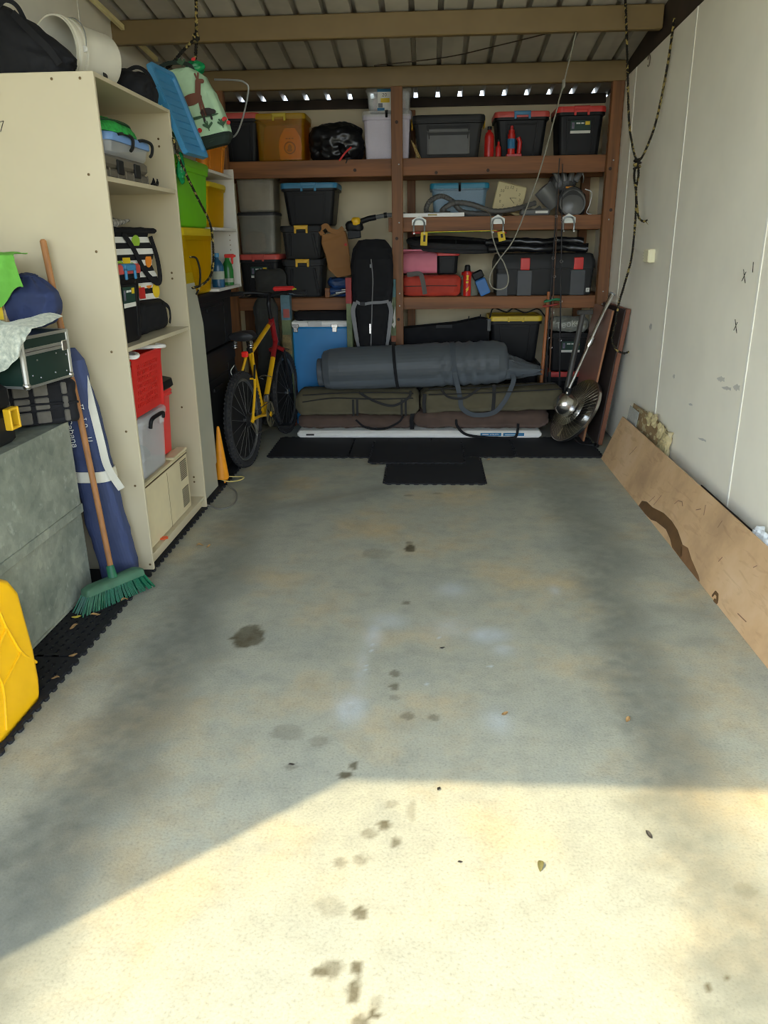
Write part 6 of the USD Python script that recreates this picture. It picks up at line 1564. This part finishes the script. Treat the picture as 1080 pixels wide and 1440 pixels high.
part(cb, 'striped_edge', lean(5.20, 5.44, 1.378, 1.420, .395, .004, .05), M('printed_strip', (176, 176, 164), .6, var=.3, vs=40, stretch=(1, 6, 1)))
m = dense(lean(4.58, 5.30, 1.398, 1.436, .405, .032, .06), .03)
part(cb, 'crumpled_wrap', crumple(m, .013, 22, 7), M('wrinkled_wrap', (186, 170, 124), .3, var=.25, vs=14))
for k, (y, z, r) in enumerate(((4.62, .34, .05), (4.72, .385, .045), (4.66, .28, .05), (4.86, .41, .04), (4.98, .405, .04))):
    part(cb, 'wrap_fold', mv(blob(.020, r, r * 1.1, .014, 30, 30 + k, 3), 1.432, y, z), M('wrinkled_wrap', 0))
wbg = T('white_plastic_bag', 'white crumpled plastic bag peeking over the plywood at the right picture edge', 'plastic bag', (0, 0, 0))
part(wbg, 'bag', mv(blob(.034, .13, .10, .020, 20, 6, 4, 2.6), 1.424, 3.12, .225), M('white_film', (226, 232, 232), .4, var=.06))

# socket box and ropes by the right wall
sk = T('junction_box', 'small cream electrical box with a clear side fitting on the right wall', 'electrical box', (XR, 5.42, 1.395))
part(sk, 'box', box(-.040, -.001, -.060, .060, -.042, .042, .004, 2), M('cream_box', (236, 228, 188), .4, var=.03))
part(sk, 'cover_plate', box(-.046, -.040, -.056, .056, -.038, .038, .003), M('cream_box', 0))
part(sk, 'clear_fitting', box(-.034, -.002, .062, .105, -.030, .030, .005, 2), M('clear_fitting', (196, 196, 180), .2, see=.4))
part(sk, 'fitting_screw', cat([mv(trimesh.creation.icosphere(1, .005), -.035, .085, z) for z in (-.018, .0, .018)]), SCREW)


def rope_mat(name, base, fleck):
    n = {'tc': ('geometry', {}), 'v': ('voronoi_texture', {'scale': 62.0, 'randomness': 1.0}), 'sp': ('separate_color', {}), 'r': ('rgb_ramp', {'ramp': [(.74, lin(base)), (.78, lin(fleck))]}), 'p': ('principled_bsdf', {'roughness': .8, 'specular_ior_level': .2})}
    l = [('tc.position', 'v.vector'), ('v.color', 'sp.color'), ('sp.r', 'r.fac'), ('r.color', 'p.base_color')]
    return usdkit.material(stage, '/World/Looks/' + name, n, l, surface='p.BSDF')


ROPE = rope_mat('flecked_rope', (34, 31, 24), (150, 132, 76))


def twist(P, r, pitch_=.03):
    """two-strand twisted rope along P"""
    P = np.asarray(P, float)
    d = np.concatenate([[0], np.cumsum(np.linalg.norm(np.diff(P, axis=0), axis=1))])
    n = int(d[-1] / (pitch_ / 5)) + 2
    s = np.linspace(0, d[-1], n)
    Q = np.stack([np.interp(s, d, P[:, k]) for k in range(3)], 1)
    out = []
    for ph in (0, PI):
        a = s / pitch_ * 2 * PI + ph
        T_ = np.gradient(Q, axis=0); T_ /= np.linalg.norm(T_, axis=1, keepdims=True)
        u = np.cross(T_, [0.3, 1, .1]); u /= np.linalg.norm(u, axis=1, keepdims=True); w = np.cross(T_, u)
        out.append(tube(Q + r * .55 * (np.cos(a)[:, None] * u + np.sin(a)[:, None] * w), r * .72, 6))
    return cat(out)


rp1 = T('hanging_rope', 'black and yellow flecked rope knotted and hanging beside the right wall', 'rope', (0, 0, 0))
k1 = [(1.19, 5.62, 3.02), (1.225, 5.62, 2.75), (1.255, 5.62, 2.50), (1.29, 5.62, 2.22), (1.33, 5.62, 2.06), (1.365, 5.62, 1.975)]
k2 = [(1.455, 5.40, 2.745), (1.452, 5.44, 2.50), (1.43, 5.50, 2.20), (1.395, 5.58, 2.03), (1.368, 5.62, 1.978)]
k3 = [(1.366, 5.62, 1.985), (1.378, 5.61, 1.90), (1.368, 5.60, 1.82), (1.372, 5.58, 1.72), (1.372, 5.565, 1.64), (1.372, 5.56, 1.50), (1.366, 5.56, 1.36), (1.335, 5.56, 1.20), (1.31, 5.56, 1.08), (1.293, 5.56, .92), (1.285, 5.56, .83), (1.32, 5.55, .765), (1.37, 5.54, .745), (1.40, 5.53, .755)]
k4 = [(1.360, 5.615, 1.97), (1.350, 5.61, 1.90), (1.368, 5.60, 1.80), (1.382, 5.585, 1.70), (1.395, 5.57, 1.635), (1.425, 5.56, 1.61), (1.437, 5.56, 1.615)]
for nm, k in (('rope_length', k1), ('rope_length', k2), ('rope_tail', k3), ('rope_end', k4)):
    part(rp1, nm, twist(spline(k, 10), .0068), ROPE, 60)
part(rp1, 'knot', cat([tube(spline([(1.366 + .020 * math.cos(t + s), 5.62 + .014 * math.sin(t + s), 1.975 - .012 * s + .004 * t) for t in np.linspace(0, 6.2, 9)], 4), .0075, 7) for s in (0, 1.5, 3)]), ROPE, 60)
part(rp1, 'frayed_end', cat([tube([(1.437, 5.56, 1.615), (1.455, 5.56 + .01 * q, 1.628 - .016 * abs(q) + .01 * q)], [.004, .001], 4) for q in (-1.5, -.5, .5, 1.5)]), ROPE)
wc = T('looped_cord', 'thin grey cord looped at its end hanging from the roof beam', 'cord', (0, 0, 0))
P = spline([(.925, 5.69, 2.75), (.90, 5.74, 2.60), (.875, 5.75, 2.47), (.852, 5.75, 2.38), (.835, 5.75, 2.30), (.75, 5.75, 1.955), (.675, 5.75, 1.73), (.59, 5.75, 1.51), (.50, 5.75, 1.385), (.445, 5.75, 1.30), (.43, 5.75, 1.23), (.455, 5.75, 1.185), (.505, 5.75, 1.172), (.553, 5.75, 1.195), (.562, 5.75, 1.26), (.53, 5.755, 1.35), (.485, 5.76, 1.42), (.45, 5.77, 1.51), (.43, 5.79, 1.60), (.435, 5.90, 1.67), (.425, 6.20, 1.715), (.40, 6.62, 1.745)], 10)
part(wc, 'cord', tube(P, .0047, 7), M('pale_grey_cord', (136, 132, 116), .6, var=.1))
part(wc, 'knot', mv(blob(.012, .012, .03, .004, 60, 3, 2), .875, 5.75, 2.47), M('pale_grey_cord', 0))
rp2 = T('bungee_rope', 'black and yellow flecked rope hanging from the roof above the deer print bag', 'rope', (0, 0, 0))
part(rp2, 'rope_length', twist(spline([(-1.295, 4.90, 3.02), (-1.30, 4.90, 2.85), (-1.318, 4.90, 2.62), (-1.335, 4.90, 2.50)], 8), .008), ROPE, 60)
part(rp2, 'rope_length', twist(spline([(-1.322, 4.895, 2.60), (-1.40, 4.90, 2.545), (-1.49, 4.92, 2.475), (-1.60, 4.96, 2.43)], 8), .008), ROPE, 60)
part(rp2, 'knot', mv(blob(.02, .02, .03, .006, 50, 4, 2), -1.322, 4.90, 2.605), ROPE)
rp3 = T('tub_rope', 'thin black flecked rope draped down the green and yellow tubs', 'rope', (0, 0, 0))
part(rp3, 'rope_length', twist(spline([(-1.315, 4.27, 2.02), (-1.305, 4.35, 1.90), (-1.305, 4.62, 1.735), (-1.30, 4.78, 1.63), (-1.30, 4.82, 1.52), (-1.30, 4.78, 1.38), (-1.298, 4.66, 1.315), (-1.30, 4.50, 1.285), (-1.315, 4.37, 1.275)], 8), .0062), ROPE, 60)
part(rp3, 'rope_loop', tube(spline([(-1.31, 4.36, 1.44), (-1.295, 4.43, 1.43), (-1.29, 4.46, 1.36), (-1.295, 4.44, 1.28), (-1.305, 4.40, 1.24)], 8), .0058, 7), ROPE)
# thin wire strung under the roof
solo('roof_wire', 'thin dark wire strung loosely under the roof sheets between the beams', 'wire', tube(spline([(-.42, 6.45, 2.74), (.1, 6.40, 2.77), (.5, 6.2, 2.80), (.85, 6.0, 2.83), (1.10, 5.85, 2.86)], 8), .004, 6), M('roof_wire_metal', (70, 58, 44), .6, .4))


# ------------------------------------------------------------------ things of one kind share a group
GROUPS = {'foam_mat': 'interlocking foam mats on the floor', 'storage_tub': 'lidded plastic storage tubs on the shelves and stacks', 'dry_leaf': 'dry leaf litter on the floor and mats', 'bamboo_stick': 'tan sticks beside the charcoal tub',
          'rail_bracket': 'steel brackets on the middle rail', 'foil_packet': 'foil packets on the lowest shelf', 'fishing_rod': 'fishing rods standing before the shelves', 'black_crate': 'black crates behind the bicycle',
          'galvanised_box': 'stacked galvanised boxes', 'olive_bag': 'olive camping bags on the white table', 'camp_box': 'tall printed camping cartons', 'laundry_bundle': 'cloths in the red basket'}
for prim in stage.GetPrimAtPath('/World').GetChildren():
    nm = prim.GetName()
    nm = nm[:-4] if len(nm) > 4 and nm[-4] == '_' and nm[-3:].isdigit() else nm
    if nm in GROUPS:
        prim.SetCustomDataByKey('group', GROUPS[nm])
